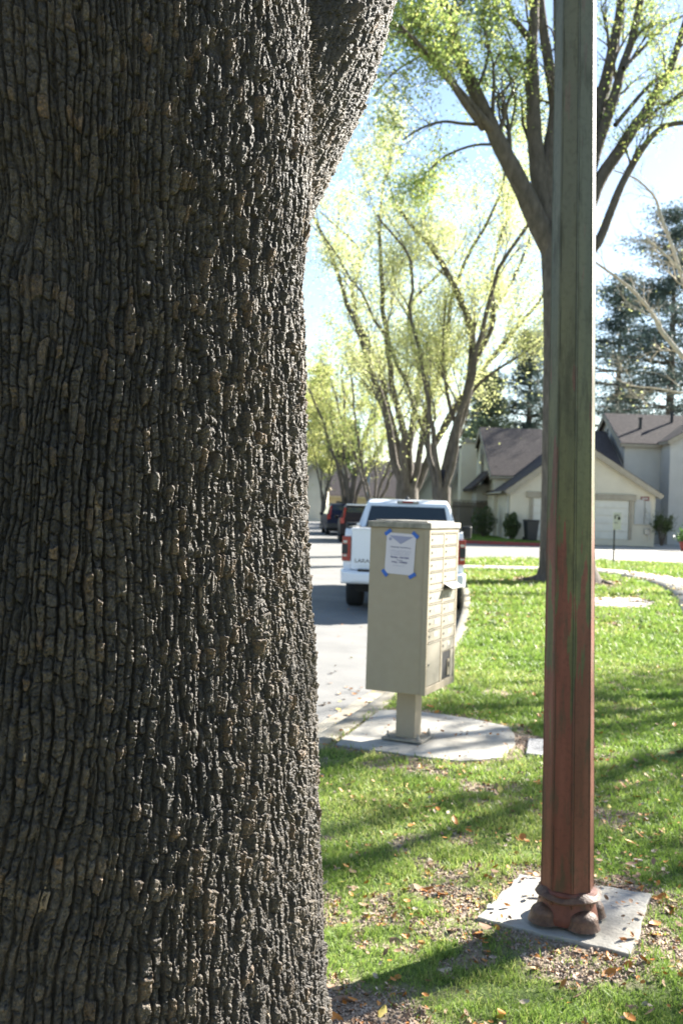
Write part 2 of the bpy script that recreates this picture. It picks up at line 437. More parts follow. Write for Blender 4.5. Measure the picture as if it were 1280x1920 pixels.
for py, px in LIMB:
    v = U(px, py, 1.0)-_C; hd = math.hypot(v.x, v.y)
    # tangent circle of radius LR with centre at depth LYD
    a = math.atan2(v.x, v.y)
    xc = math.tan(a)*LYD - LR/math.cos(a)
    lz.append(CAMZ+v.z*(LYD)/v.y*.99); lx.append(xc-DISP*1.1)
o_ = np.argsort(lz); lz = np.array(lz)[o_]; lx = np.array(lx)[o_]
sl = (lx[-1]-lx[-3])/(lz[-1]-lz[-3])
def limb_x(z): return np.where(z > lz[-1], lx[-1]+(z-lz[-1])*sl, np.interp(z, lz, lx))
def surf_r(th, z):
    """radius of the union of trunk and rising limb, as seen from the trunk axis"""
    r0 = R0(z)*(1+.02*np.sin(3*th+1)+.012*np.sin(5*th+z*1.5))
    ox = limb_x(z)-TRUNK.x; oy = LYD-TRUNK.y
    fade = sst(lz[0]-.05, lz[0]+.1, z); LRz = LR*(.75+.25*fade)
    dx, dy = np.cos(th), np.sin(th)
    pr = dx*ox+dy*oy; per2 = ox*ox+oy*oy-pr*pr
    disc = LRz**2-per2
    r1 = np.where((disc > 0) & (z > lz[0]-.2), pr+np.sqrt(np.maximum(disc, 0)), 0)
    k = .012
    m_ = np.maximum(r0, r1); n_ = np.minimum(r0, r1)
    return m_+k*np.exp(-(m_-n_)/k*1.0)*.6, sst(-.01, .01, r1-r0)
def cords(x, y, s, w_, h_):
    """continuous vertical cords that pinch and merge, cut across into blocks: distances in metres to the side gap and to the cuts"""
    ix = np.floor(x); shp = x.shape
    A = []; Q = []
    for dx in (-1, 0, 1):
        cx = ix+dx
        q = cx+.5+(vnoise(cx*17.7+.5, y*.42+_h(cx, cx*0, s+2)*40, s)-.5)*.95
        A.append(np.abs(x-q)*w_); Q.append(q)
    A = np.stack(A); Q = np.stack(Q); k = np.argmin(A, axis=0)
    own = np.take_along_axis(A, k[None], 0)[0]; qx = np.take_along_axis(Q, k[None], 0)[0]
    A2 = A.copy(); np.put_along_axis(A2, k[None], 9.0, 0); oth = A2.min(axis=0)
    cx = ix+k-1; rx = (x-qx)*w_
    r1 = _h(cx, cx*0, s+3)
    yo = y*(.7+.6*r1)+_h(cx, cx*0, s+4)*9+(x-qx)*(vnoise(cx*3.3, y*.8, s+6)-.5)*.8
    iy = np.floor(yo); g1 = np.full(shp, 9.0); g2 = np.full(shp, 9.0); idd = np.zeros(shp); oy = np.zeros(shp)
    for dy in (-1, 0, 1):
        cy = iy+dy; d_ = yo-(cy+.5+(_h(cx, cy, s+5)-.5)*.85); d = np.abs(d_)*h_
        n_ = d < g1; g2 = np.where(n_, g1, np.minimum(g2, d)); g1 = np.where(n_, d, g1); idd = np.where(n_, _h(cx, cy, s+9), idd); oy = np.where(n_, d_*h_, oy)
    return oth-own, g2-g1, own, idd, rx, oy
def bark(u, v, sm, mode=0):
    """height field of the bark: u around, v up (metres). sm 0..1 = smoother old plates"""
    u0 = u; v0 = v
    wx = fbm(u*4, v*1.8, 31, 3)*.075+fbm(u*18, v*8, 37, 3)*.014+fbm(u*80, v*60, 38, 4)*.0060
    wy = fbm(u*9, v*5, 33, 3)*.03+fbm(u*40, v*30, 39, 3)*.013+fbm(u*120, v*120, 40, 2)*.007
    u = u+wx; v = v+wy
    big = fbm(u0*4, v0*3, 71, 3)
    side, topc, f1, idc, px_, py_ = cords(u/.0150, v/.030, 2, .0150, .030)
    sideB, topB, f1b, idb, bx_, by_ = cords(u/.045+3.3, v/.30, 7, .045, .30)
    f1c, f2c, i2, qx, qy = voro(u/.0085, v/.0125, 3, .95, .95); e2 = sst(.0, .25, f2c-f1c)
    n1 = fbm(u0/.010, v0/.021, 51, 5); n2 = fbm(u0/.0030, v0/.0040, 61, 3)
    rg_ = np.abs(fbm(u0/.014+wx*30, v0/.034, 57, 4))*2; rh_ = np.abs(fbm(u0/.03, v0/.013+wy*20, 58, 4))*2
    gate = sst(-.36, -.14, fbm(u0*22, v0*14, 73, 2))
    amp = (1-.25*sm)*(1+.55*big)
    es = sst(.0, .0062, side+.0030*n1+.0022*(idc-.5)); et = 1-(1-sst(.0002, .0030, topc+.0008*n2))*gate; eB = sst(.0, .008, sideB)
    h = (.0150*es**.8*(.62+.55*idc)+.0085*(et-1)*es+.0070*eB)*amp
    h = h+es*(px_*(idb-.5+(idc-.5))*.55+py_*(idc-.5)*.45)*amp
    h = h+.0026*(e2-1)*i2*es+.0070*n1*(.3+.7*es)+.0036*n2-.0040*sst(.13, .0, rg_)*es-.0032*sst(.09, .0, rh_)*es
    i1 = idc; edge_ = es*et
    lich = fbm(u0*5, v0*7, 91, 4)
    return h, i1, edge_, lich
# angular grid: dense over the side that can be seen
tc_ = math.atan2(-TRUNK.y, -TRUNK.x)           # direction to the camera
dense = np.arange(-R(100), R(112), .0017/.52)
coarse = np.arange(R(112), 2*PI-R(100), .02)
th = np.concatenate([dense, coarse])+tc_ 
zs = np.concatenate([np.arange(-.1, .42, .02), np.arange(.42, 2.95, .0018), np.arange(2.95, 3.4, .02)])
TH, ZZ = np.meshgrid(th, zs)
r_, lm = surf_r(TH, ZZ)
# lean of the cords: rising to the right at the lower left, following the limb on the limb
a_rel = (TH-tc_)      # + is counter-clockwise: towards the right of the picture
uu = a_rel*.52
lw = sst(.55, -.95, uu)*sst(2.6, 1.2, ZZ)
us = uu-.34*lw*(ZZ-1.35)-lm*sl*(ZZ-lz[0])*.9*np.clip(np.cos(a_rel-R(0)), 0, 1)
vs = ZZ+.02*np.sin(uu*7)
sm = np.clip(sst(-.05, -.45, uu)*.8*sst(1.3, 2.3, ZZ), 0, 1)
ng = np.minimum(uu, 0); us = us+.42*(-ng-.18*(1-np.exp(ng/.18)))
h, pid, edge, lich = bark(us+lm*3.3, vs, sm)
rad = r_+h+.010*fbm(uu*4, ZZ*2.5, 44, 3)
VX = TRUNK.x+rad*np.cos(TH); VY = TRUNK.y+rad*np.sin(TH)
n_t = len(th); n_z = len(zs)
j_, i_ = np.meshgrid(np.arange(n_z-1), np.arange(n_t), indexing='ij')
q = (j_*n_t+i_).ravel(); q2 = (j_*n_t+(i_+1) % n_t).ravel()
Fq = np.stack([q, q2, q2+n_t, q+n_t], -1)
V = np.stack([VX, VY, ZZ], -1).reshape(-1, 3)
attr = {'plate': pid.ravel(), 'hgt': (h/.03).ravel(), 'lich': lich.ravel()}
# the stems above the picture: two forks carried on with the same bark, coarser
def stem(P, Rr, n=160):
    global V, Fq
    P = [Vector(p) for p in P]; pts = []; rads = []
    for i in range(len(P)-1):
        for k in range(30):
            t = k/30; pts.append(P[i].lerp(P[i+1], t)); rads.append(Rr[i]+(Rr[i+1]-Rr[i])*t)
    v, f = tube_np(pts, rads, n)
    m_ = len(pts); uu_ = np.tile(np.arange(n)/n*2*PI*.25, m_); vv_ = np.repeat(np.arange(m_)*.03, n)
    hh, pi_, ed_, li_ = bark(uu_+7, vv_, 0*uu_)
    c = np.repeat(np.array([tuple(p) for p in pts]), n, axis=0); d = v-c; d /= np.linalg.norm(d, axis=1, keepdims=True)
    v = v+d*(hh*1.2)[:, None]
    Fq = np.concatenate([Fq, f+len(V)]); V = np.concatenate([V, v])
    attr['plate'] = np.concatenate([attr['plate'], pi_]); attr['hgt'] = np.concatenate([attr['hgt'], hh/.03]); attr['lich'] = np.concatenate([attr['lich'], li_])
lx34 = float(limb_x(np.array(3.3)))
stem([(TRUNK.x-.05, TRUNK.y, 3.0), (TRUNK.x-.18, TRUNK.y-.05, 4.0), (TRUNK.x-.5, TRUNK.y-.3, 5.4), (TRUNK.x-.6, TRUNK.y-.8, 7.2), (TRUNK.x-.4, TRUNK.y-1.2, 8.6)], [.50, .38, .27, .16, .06])
stem([(lx34-.02, LYD, 3.15), (lx34+sl*.9, LYD+.0, 4.2), (lx34+sl*1.7, LYD-.5, 5.6), (lx34+sl*2.3, LYD-1.0, 7.0), (lx34+sl*2.6, LYD-1.4, 8.2)], [.265, .22, .16, .10, .04])
me = npmesh('trunk', V, Fq, True)
for k, a in attr.items(): setcol(me, k, a)
m = bpy.data.materials.new('rugged_bark'); N, L = nodes(m); b = N['Principled BSDF']
b.inputs['Roughness'].default_value = .68; b.inputs['Specular IOR Level'].default_value = .6
tc = N.new('ShaderNodeTexCoord')
def noise(sc, det=6, ro=.6):
    n = N.new('ShaderNodeTexNoise'); n.inputs['Scale'].default_value = sc; n.inputs['Detail'].default_value = det; n.inputs['Roughness'].default_value = ro
    L.new(tc.outputs['Object'], n.inputs['Vector']); return n
def ramp(src, els):
    r = N.new('ShaderNodeValToRGB'); e = r.color_ramp.elements
    e[0].position, e[0].color = els[0][0], (*els[0][1], 1); e[1].position, e[1].color = els[-1][0], (*els[-1][1], 1)
    for p, c in els[1:-1]: q = e.new(p); q.color = (*c, 1)
    L.new(src, r.inputs['Fac']); return r
def mixc(f, a, b_, t='MIX'):
    x = N.new('ShaderNodeMix'); x.data_type = 'RGBA'; x.blend_type = t
    if isinstance(f, float): x.inputs[0].default_value = f
    else: L.new(f, x.inputs[0])
    L.new(a, x.inputs[6]); L.new(b_, x.inputs[7]); return x.outputs[2]
ap = N.new('ShaderNodeAttribute'); ap.attribute_name = 'plate'
al = N.new('ShaderNodeAttribute'); al.attribute_name = 'lich'
c1 = ramp(noise(22, 8, .7).outputs['Fac'], [(.3, (.014, .0105, .0075)), (.5, (.036, .0285, .0215)), (.72, (.110, .091, .070))])
c2 = ramp(ap.outputs['Fac'], [(0, (.015, .012, .009)), (.6, (.036, .029, .022)), (.90, (.085, .070, .052)), (1, (.14, .085, .042))])
cc = mixc(.45, c1.outputs[0], c2.outputs[0])
sp = ramp(noise(210, 6, .8).outputs['Fac'], [(.32, (.28, .28, .28)), (.50, (.9, .9, .9)), (.66, (2.3, 2.15, 1.9))])
cc = mixc(1.0, cc, sp.outputs[0], 'MULTIPLY')
mpf = N.new('ShaderNodeMapping'); mpf.inputs['Scale'].default_value = (30, 30, 7); L.new(tc.outputs['Object'], mpf.inputs[0])
nf = N.new('ShaderNodeTexNoise'); nf.inputs['Scale'].default_value = 1; nf.inputs['Detail'].default_value = 3; L.new(mpf.outputs[0], nf.inputs['Vector'])
fl_ = ramp(nf.outputs['Fac'], [(.715, (0, 0, 0)), (.745, (.8, .8, .8))])
tanc = N.new('ShaderNodeRGB'); tanc.outputs[0].default_value = (.30, .22, .14, 1)
cc = mixc(fl_.outputs[0], cc, tanc.outputs[0])
ll = ramp(noise(3.2, 4, .6).outputs['Fac'], [(.35, (.68, .68, .70)), (.65, (1.35, 1.3, 1.2))])
cc = mixc(1.0, cc, ll.outputs[0], 'MULTIPLY')
L.new(cc, b.inputs['Base Color'])
vb = N.new('ShaderNodeTexVoronoi'); vb.feature = 'DISTANCE_TO_EDGE'; vb.inputs['Scale'].default_value = 95; L.new(tc.outputs['Object'], vb.inputs['Vector'])
vr = N.new('ShaderNodeMapRange'); vr.inputs['From Max'].default_value = .09; L.new(vb.outputs['Distance'], vr.inputs['Value'])
nb = noise(330, 6, .7)
sm_ = N.new('ShaderNodeMath'); sm_.operation = 'MULTIPLY_ADD'; L.new(vr.outputs[0], sm_.inputs[0]); sm_.inputs[1].default_value = .35; L.new(nb.outputs['Fac'], sm_.inputs[2])
bp = N.new('ShaderNodeBump'); bp.inputs['Strength'].default_value = .9; bp.inputs['Distance'].default_value = .0036
L.new(sm_.outputs[0], bp.inputs['Height']); L.new(bp.outputs[0], b.inputs['Normal'])
M_bark = m
TREE1 = empty('shade_tree', (TRUNK.x, TRUNK.y, 0), 0, 'huge near tree trunk with deep rugged dark brown bark filling the left half', 'tree')
o = link('trunk', me, M_bark, TREE1); o.matrix_parent_inverse = Matrix.Translation((-TRUNK.x, -TRUNK.y, 0))
# ------------------------------------------------------------------ trees
def tree_mat(name, c1, c2):
    return mat(name, c1, .9, c2, 9, 8, .8, 22, stretch=(1, 1, .35), lo=.3, hi=.7, bdist=.03, spec=.25)
M_tb = tree_mat('bark_grey', (.060, .051, .043), (.145, .122, .10))
M_tb3 = tree_mat('bark_taupe', (.062, .053, .045), (.15, .13, .11))
M_tb2 = tree_mat('bark_pale', (.42, .36, .28), (.58, .52, .44))
M_leafY = leafmat('leaf_lime', [(.36, .41, .15), (.48, .51, .23), (.57, .56, .30)], .6)
M_leafG = leafmat('leaf_green', [(.17, .26, .07), (.35, .43, .13), (.52, .50, .17)], .62)
M_leafS = leafmat('leaf_olive', [(.30, .38, .10), (.42, .46, .16), (.48, .44, .18)], .5)
M_leafYel = leafmat('leaf_yellow', [(.38, .40, .13), (.46, .46, .18), (.32, .38, .14)], .5)
M_pine = leafmat('pine_needles', [(.055, .085, .075), (.08, .115, .10), (.11, .14, .12)], .25, .6)  # needle colours lightened: the haze over far trees is put into the colour
M_pineL = leafmat('cedar_sprays', [(.12, .17, .10), (.18, .23, .13), (.24, .26, .17)], .35, .6)
M_bush = leafmat('shrub_leaves', [(.045, .07, .025), (.07, .10, .035), (.10, .12, .05)], .2, .5)
M_hedge = leafmat('hedge_leaves', [(.06, .12, .03), (.10, .18, .045), (.14, .22, .06)], .3, .5)
def leaves(name, C_, size, m, parent, rng, flat=.35, asp=.55, inv=None, jit=.35):
    """C_ Nx3 leaf positions -> one crown mesh of small pointed leaves"""
    n = len(C_)
    A = rng.normal(size=(n, 3)); A[:, 2] *= flat+.4; A /= np.linalg.norm(A, axis=1, keepdims=True)
    B = rng.normal(size=(n, 3)); B -= A*np.sum(A*B, 1, keepdims=True); B /= np.linalg.norm(B, axis=1, keepdims=True)
    s = size*(1+jit*rng.uniform(-1, 1, n))[:, None]
    V = np.stack([C_-A*s*.5, C_+B*s*asp*.5-A*s*.05, C_+A*s*.5, C_-B*s*asp*.5-A*s*.05], 1).reshape(-1, 3)
    F = np.arange(4*n).reshape(-1, 4)
    me = npmesh(name, V, F); setcol(me, 'rnd', np.repeat(np.clip(rng.normal(.45, .25, n), 0, 1), 4))
    o = link(name, me, m, parent)
    if inv is not None: o.matrix_parent_inverse = inv
    return o
class Tree:
    def __init__(s, seed): s.V = []; s.F = []; s.n = 0; s.rng = random.Random(seed); s.tips = []
    def add(s, P, r, n=6):
        v, f = tube_np(P, r, n); s.V.append(v); s.F.append(f+s.n); s.n += len(v)
    def limb(s, P, r0, r1, n=8, wig=.0, kids=0, klen=1.5, lev=1, maxlev=3, spread=.8, up=.35, from_=.25):
        """a limb along polyline P with tapered radius and recursive side branches"""
        P = [Vector(p) for p in P]; out = []; k_ = 4
        for i in range(len(P)-1):
            p0 = P[max(i-1, 0)]; p1 = P[i]; p2 = P[i+1]; p3 = P[min(i+2, len(P)-1)]
            for k in range(k_):
                t = k/k_
                out.append(.5*((2*p1)+(-p0+p2)*t+(2*p0-5*p1+4*p2-p3)*t*t+(-p0+3*p1-3*p2+p3)*t**3))
        out.append(P[-1])
        if wig:
            out = [p+Vector((s.rng.uniform(-wig, wig), s.rng.uniform(-wig, wig), 0)) if 0 < i < len(out)-1 else p for i, p in enumerate(out)]
        m_ = len(out); rads = [r0+(r1-r0)*(i/(m_-1))**.85 for i in range(m_)]
        rads = [q*(1+s.rng.uniform(-.05, .05)) for q in rads]
        s.add(out, rads, n)
        for k in range(kids):
            t = from_+(1-from_)*(k+s.rng.random())/kids; i = min(int(t*(m_-1)), m_-2)
            p = out[i].lerp(out[i+1], t*(m_-1)-i); d = (out[i+1]-out[i]).normalized()
            s.sprout(p, d, klen*(1.15-.55*t)*s.rng.uniform(.7, 1.2), max(rads[i]*.38, .006), lev, maxlev, spread, up)
        return out
    def sprout(s, p, d, ln, r, lev, maxlev, spread, up):
        rd = Vector((s.rng.gauss(0, 1), s.rng.gauss(0, 1), s.rng.gauss(0, 1)))
        rd -= d*rd.dot(d); rd.normalize()
        d = (d+rd*spread*s.rng.uniform(.6, 1.2)+Vector((0, 0, up*.4))).normalized()
        P = [p]; seg = 5; q = p.copy()
        for i in range(seg):
            d = (d+Vector((s.rng.gauss(0, .16), s.rng.gauss(0, .16), s.rng.gauss(0, .12)+up*.12))).normalized()
            q = q+d*(ln/seg); P.append(q.copy())
        s.add(P, [r*(1-.8*i/seg) for i in range(seg+1)], 5 if lev < 2 else 4 if r > .012 else 3)
        if lev >= maxlev-1:
            for i in range(1, seg+1): s.tips.append((P[i], d.copy(), lev))
        if lev < maxlev:
            nk = s.rng.choice((3, 4, 5)) if lev == 1 else s.rng.choice((2, 3, 3))
            for k in range(nk):
                t = .25+.75*(k+s.rng.random())/nk; i = min(int(t*seg), seg-1)
                s.sprout(P[i].lerp(P[i+1], t*seg-i), (P[i+1]-P[i]).normalized(), ln*.58*s.rng.uniform(.7, 1.2), r*.5*(1-.4*t)+.003, lev+1, maxlev, spread, up)
    def trunk_mesh(s, parent, m, inv, name='trunk'):
        me = npmesh(name, np.concatenate(s.V), np.concatenate(s.F), True)
        o = link(name, me, m, parent); o.matrix_parent_inverse = inv; return o
    def leafpts(s, n, sp, nrng, droop=0):
        T = np.array([tuple(t[0]) for t in s.tips]); w_ = nrng.random(len(T))**2.2+.02; idx = nrng.choice(len(T), n, p=w_/w_.sum())
        q = T[idx]+nrng.normal(0, 1, (n, 3))*sp*nrng.choice([.35, .7, 1.5], (n, 1), p=[.45, .35, .2]); q[:, 2] -= droop*nrng.random(n)
        return q
def treeroot(name, x, y, lab, cat='tree', group=None):
    r = empty(name, (x, y, gz(y)), 0, lab, cat, group)
    return r, Matrix.Translation((-x, -y, -gz(y)))
# ---- crown of the near tree, above the picture
t = Tree(3)
for base_, top in (((TRUNK.x-.5, TRUNK.y-.3, 5.4), (TRUNK.x-2.6, TRUNK.y-1.2, 8.0)), ((TRUNK.x-.6, TRUNK.y-.8, 7.2), (TRUNK.x-.4, TRUNK.y-2.6, 9.5)), ((lx34+sl*2.3, LYD-1.0, 7.0), (lx34+1.9, LYD-1.6, 9.0)), ((lx34+sl*1.7, LYD-.5, 5.6), (lx34+1.2, LYD-2.6, 8))):
    b0 = Vector(base_); b1 = Vector(top); t.limb([b0, b0.lerp(b1, .5)+Vector((0, -.1, .3)), b1], .10, .03, 7, 0, 7, 1.3, 1, 2)
inv = Matrix.Translation((-TRUNK.x, -TRUNK.y, 0))
leaves('crown', t.leafpts(9000, .25, RNG), .07, M_leafG, TREE1, RNG, inv=inv)
t.trunk_mesh(TREE1, M_tb, inv, 'limb')
# ---- the tall tree behind the lamp post (traced limbs, real depth)
D2 = TREE2[1]
def PX(pts, d, dd=0):
    n = len(pts); return [U(px, py, d+dd*i/(n-1)) for i, (px, py) in enumerate(pts)]
def W(wpx, d): return wpx/FPX*d/2
t = Tree(5)
gp = gz(D2)
base_ = PX([(1063, 1098), (1063, 1082), (1062, 1060), (1061, 1000), (1062, 900), (1063, 780), (1064, 650), (1064, 560), (1064, 470), (1066, 420)], D2)
rad_ = [W(v, D2) for v in (128, 112, 103, 96, 93, 92, 90, 92, 100, 80)]
v, f = tube_np(base_, rad_, 28)
# root flare lobes
c = np.repeat(np.array([tuple(p) for p in base_]), 28, axis=0); an = np.tile(np.arange(28)/28*2*PI, len(base_)); hz_ = v[:, 2]-gp
v = c+(v-c)*(1+(.20*np.maximum(0, np.sin(an*5+.6))*np.exp(-np.clip(hz_, 0, 9)/.18)))[:, None]
t.V.append(v); t.F.append(f); t.n = len(v)
for k in range(7):   # surface roots
    a = k*2*PI/7+.4; q = Vector((TREE2[0], D2, gp))
    t.limb([q+Vector((math.cos(a)*.35, math.sin(a)*.35, .16)), q+Vector((math.cos(a+.1)*.75, math.sin(a+.1)*.75, .04)), q+Vector((math.cos(a-.1)*1.25, math.sin(a-.1)*1.25, -.06))], .13, .04, 8)
LB = dict(kids=5, klen=1.5, maxlev=3, spread=.75)
Lm = [
 ([(1050, 500), (1022, 448), (1000, 400), (975, 345), (942, 282), (918, 232), (890, 172), (864, 112), (846, 55), (830, 0), (815, -90)], 46, 14, -1.2, 1.7, 9),
 ([(925, 246), (898, 216), (870, 182), (842, 150), (808, 115), (772, 78), (742, 50), (700, 20)], 17, 5, -2.0, 1.2, 9),
 ([(905, 240), (868, 190), (842, 152), (800, 100), (752, 50)], 14, 5, -3.2, 1.1, 8),
 ([(895, 175), (868, 120), (846, 80), (800, 58), (760, 30)], 8, 3, -1.5, 1.0, 5),
 ([(1044, 480), (1030, 425), (1016, 372), (1006, 300), (1000, 230), (998, 150), (996, 95), (1000, 40), (1002, -40)], 44, 16, .3, 1.6, 5),
 ([(996, 80), (974, 50), (958, 30), (950, 0), (940, -60)], 15, 7, -.5, 1.3, 3),
 ([(1036, 430), (1024, 330), (1034, 260), (1040, 200), (1028, 120), (1016, 40), (1008, -50)], 34, 16, .9, 1.5, 4),
 ([(1068, 470), (1060, 330), (1056, 180), (1048, 60), (1046, -60)], 42, 20, 1.6, 1.6, 3),
 ([(1080, 470), (1105, 385), (1128, 330), (1160, 283), (1190, 235), (1206, 215), (1232, 170), (1252, 140), (1270, 85), (1290, 20), (1310, -60)], 30, 10, .8, 1.7, 8),
 ([(1152, 235), (1185, 195), (1215, 162), (1246, 140), (1290, 122)], 9, 5, 1.2, 1.3, 5),
 ([(1084, 500), (1122, 450), (1142, 402), (1162, 352), (1184, 310), (1208, 272), (1232, 245), (1258, 233), (1300, 228), (1340, 215)], 20, 7, .2, 1.5, 6),
 ([(1086, 420), (1106, 300), (1120, 210), (1136, 150), (1148, 90), (1160, 30), (1170, -60)], 34, 16, 2.0, 1.5, 7),
 ([(1096, 360), (1118, 280), (1148, 190), (1165, 130), (1182, 80), (1198, 10), (1215, -60)], 24, 12, 1.2, 1.5, 6),
 ([(1168, 128), (1195, 100), (1222, 72), (1250, 45), (1290, 25)], 8, 4, 2.0, 1.2, 4),
 ([(1004, 130), (978, 118), (965, 105), (940, 112), (915, 128)], 5, 2, .2, .8, 2)]
Lm += [([(917, 234), (868, 232), (830, 228), (790, 240), (755, 262)], 7, 3, -.8, 1.2, 8), ([(936, 272), (890, 272), (840, 290), (805, 318), (780, 350)], 6, 2.5, 0, 1.0, 7), ([(985, 365), (960, 300), (955, 250), (965, 195), (955, 150)], 7, 3, .4, 1.1, 7), ([(880, 190), (905, 140), (915, 90), (905, 40), (910, -10)], 7, 3, -.3, 1.2, 7), ([(860, 108), (820, 90), (780, 110), (740, 135), (700, 180)], 6, 2.5, -.6, 1.2, 8)]
OFF = {1: -.62, 2: -.62, 3: -.8, 15: -.6, 16: -.55, 17: -.2, 18: -.7, 19: -1.0}
for li, (pts, w0, w1, dd, kl, kids) in enumerate(Lm):
    t.limb(PX(pts, D2+OFF.get(li, 0), dd), W(w0, D2), W(w1, D2), 12, 0, kids, kl, 1, 3, .8, .25, .3)
root, inv = treeroot('street_tree', TREE2[0], D2, 'tall grey tree right behind the lamp post with flared roots and wide forked limbs')
t.trunk_mesh(root, M_tb, inv)
T = np.array([tuple(q[0]) for q in t.tips]); pxs = 640+(T[:, 0])/T[:, 1]*FPX; pys = 960-(T[:, 2]-1.65)/T[:, 1]*FPX
wgt = np.where(pxs < 950, 1.3, .8); wgt = np.where((pys > 380), .35, wgt)
wgt = wgt*(.25+1.5*(np.array([vnoise(np.array(a*.9), np.array(b*.9), 4) for a, b in zip(T[:, 0], T[:, 2])]) > .42))
idx = RNG.choice(len(T), 34000, p=wgt/wgt.sum())
LPt = T[idx]+RNG.normal(0, .19, (34000, 3))
leaves('crown', LPt, .072, M_leafG, root, RNG, inv=inv)
# ---- vase shaped street trees along the kerb
def vase(seed, px, py, d, wpx, stems, H, lab, leafm, nleaf, lsize, group='street trees along the kerb', kids=8, klen=2.0, spreadr=.35, fork=.16, sp=.3, extra=None, maxlev=3):
    x, y = U(px, py, d).x, d
    t = Tree(seed); rg = random.Random(seed*7)
    g = gz(y); wv = wpx/FPX*d/2; hf = H*fork
    t.add([Vector((x, y, g-.1)), Vector((x, y, g+.2)), Vector((x, y, g+hf*.6)), Vector((x, y, g+hf*1.15))], [wv*1.5, wv*1.1, wv, wv*.95], 16)
    for k in range(stems):
        a = 2*PI*(k+.3*rg.random())/stems+seed; rr_ = wv*.5
        s0 = Vector((x+math.cos(a)*rr_, y+math.sin(a)*rr_, g+hf*rg.uniform(.75, 1.05)))
        R_ = H*spreadr*rg.uniform(.5, 1.1); Hh = H*rg.uniform(.78, 1.0)
        P = [s0]
        for u_ in (.2, .42, .65, .85, 1.0):
            P.append(Vector((x+math.cos(a+u_*rg.uniform(-.3, .3))*(rr_+R_*u_**1.3), y+math.sin(a)*(rr_+R_*u_**1.3), g+hf+(Hh-hf)*u_)))
        t.limb(P, wv*rg.uniform(.32, .46), .025, 9, .06, kids, klen, 1, maxlev, .55, .5, .15)
    if extra: extra(t)
    root, inv = treeroot('street_tree', x, y, lab, 'tree', group)
    t.trunk_mesh(root, M_tb3, inv)
    nr = np.random.default_rng(seed)
    leaves('crown', t.leafpts(nleaf, sp, nr), lsize, leafm, root, nr, inv=inv)
    return root
def ex2(t):
    d = 30
    for pts, w0, w1, dd in (([(838, 880), (853, 815), (875, 743), (885, 671), (878, 600), (839, 513), (810, 467), (774, 427), (740, 380)], 24, 5, -2),
                            ([(826, 930), (808, 870), (803, 844), (801, 761), (790, 690), (770, 640)], 13, 4, .5),
                            ([(868, 765), (893, 725), (932, 693), (972, 668), (1008, 643), (1030, 625)], 8, 3, .5),
                            ([(882, 690), (903, 653), (925, 600), (921, 520), (939, 441), (960, 390)], 13, 3, 1),
                            ([(858, 800), (845, 770), (835, 715), (830, 640), (836, 560)], 10, 3, -1)):
        t.limb(PX(pts, d, dd), W(w0, d), W(w1, d), 9, 0, 7, 1.5, 1, 3, .6, .4, .3)
VT = vase(21, 828, 945, 30, 32, 4, 12.0, 'forked street tree with pale lime leaves just right of the white pickup', M_leafY, 44000, .072, kids=8, klen=2.0, spreadr=.34, extra=ex2, sp=.42)
vase(22, 762, 945, 34, 44, 6, 13.2, 'thick multi-stem street tree with lime leaves rising behind the white pickup', M_leafY, 56000, .074, kids=9, klen=2.3, spreadr=.42, fork=.155, sp=.45)
vase(23, 655, 945, 52, 22, 6, 9.5, 'slim vase-shaped street tree behind the two parked cars, sparse leaves', M_leafS, 12000, .11, kids=8, klen=1.9, spreadr=.40, fork=.12, sp=.3)
vase(24, 700, 940, 44, 16, 5, 9.0, 'thin leaning street tree between the blue lamp pole and the pickup', M_leafS, 9000, .10, kids=7, klen=1.7, spreadr=.42, fork=.10, sp=.3)
vase(27, 606, 952, 62, 9, 4, 9.0, 'thin pale-barked tree at the hedge behind the big trunk edge', M_leafYel, 7000, .16, kids=6, klen=1.8, spreadr=.35, fork=.15, sp=.4, group=None)
# tree on the right out of the frame, only shade and twigs reach in
t = Tree(41)
bx, by = 14.2, 24.0; g = gz(by)
t.add([Vector((bx, by, g-.1)), Vector((bx-.1, by, g+1.2)), Vector((bx-.1, by, g+2.3))], [.26, .20, .17], 12)
for pts, w0, w1, dd, kd_ in (([(1700, 900), (1480, 830), (1330, 715), (1290, 680), (1240, 622), (1220, 585), (1180, 540), (1120, 495), (1080, 470)], 16, 3, 0, 9),
                        ([(1700, 900), (1460, 780), (1340, 640), (1290, 555), (1262, 470), (1238, 405), (1225, 368), (1190, 335), (1150, 320)], 13, 2.5, 1, 10),
                        ([(1500, 760), (1400, 600), (1330, 540), (1290, 520), (1250, 480), (1210, 445)], 9, 2, -1, 8),
                        ([(1480, 790), (1380, 740), (1290, 738), (1230, 728), (1180, 722), (1140, 700)], 6, 1.5, 1, 10),
                        ([(1700, 900), (1640, 640), (1560, 400), (1500, 200)], 16, 4, 2, 8)):
    t.limb(PX(pts, by, dd), W(w0, by), W(w1, by), 8, 0, kd_, 1.15, 1, 3, .8, .1, .35)
root, inv = treeroot('bare_tree', bx, by, 'bare pale tree at the right edge reaching thin twigs over the house roofs')
t.trunk_mesh(root, M_tb2, inv)
nr = np.random.default_rng(5); leaves('crown', t.leafpts(160, .25, nr), .07, M_leafY, root, nr, inv=inv)
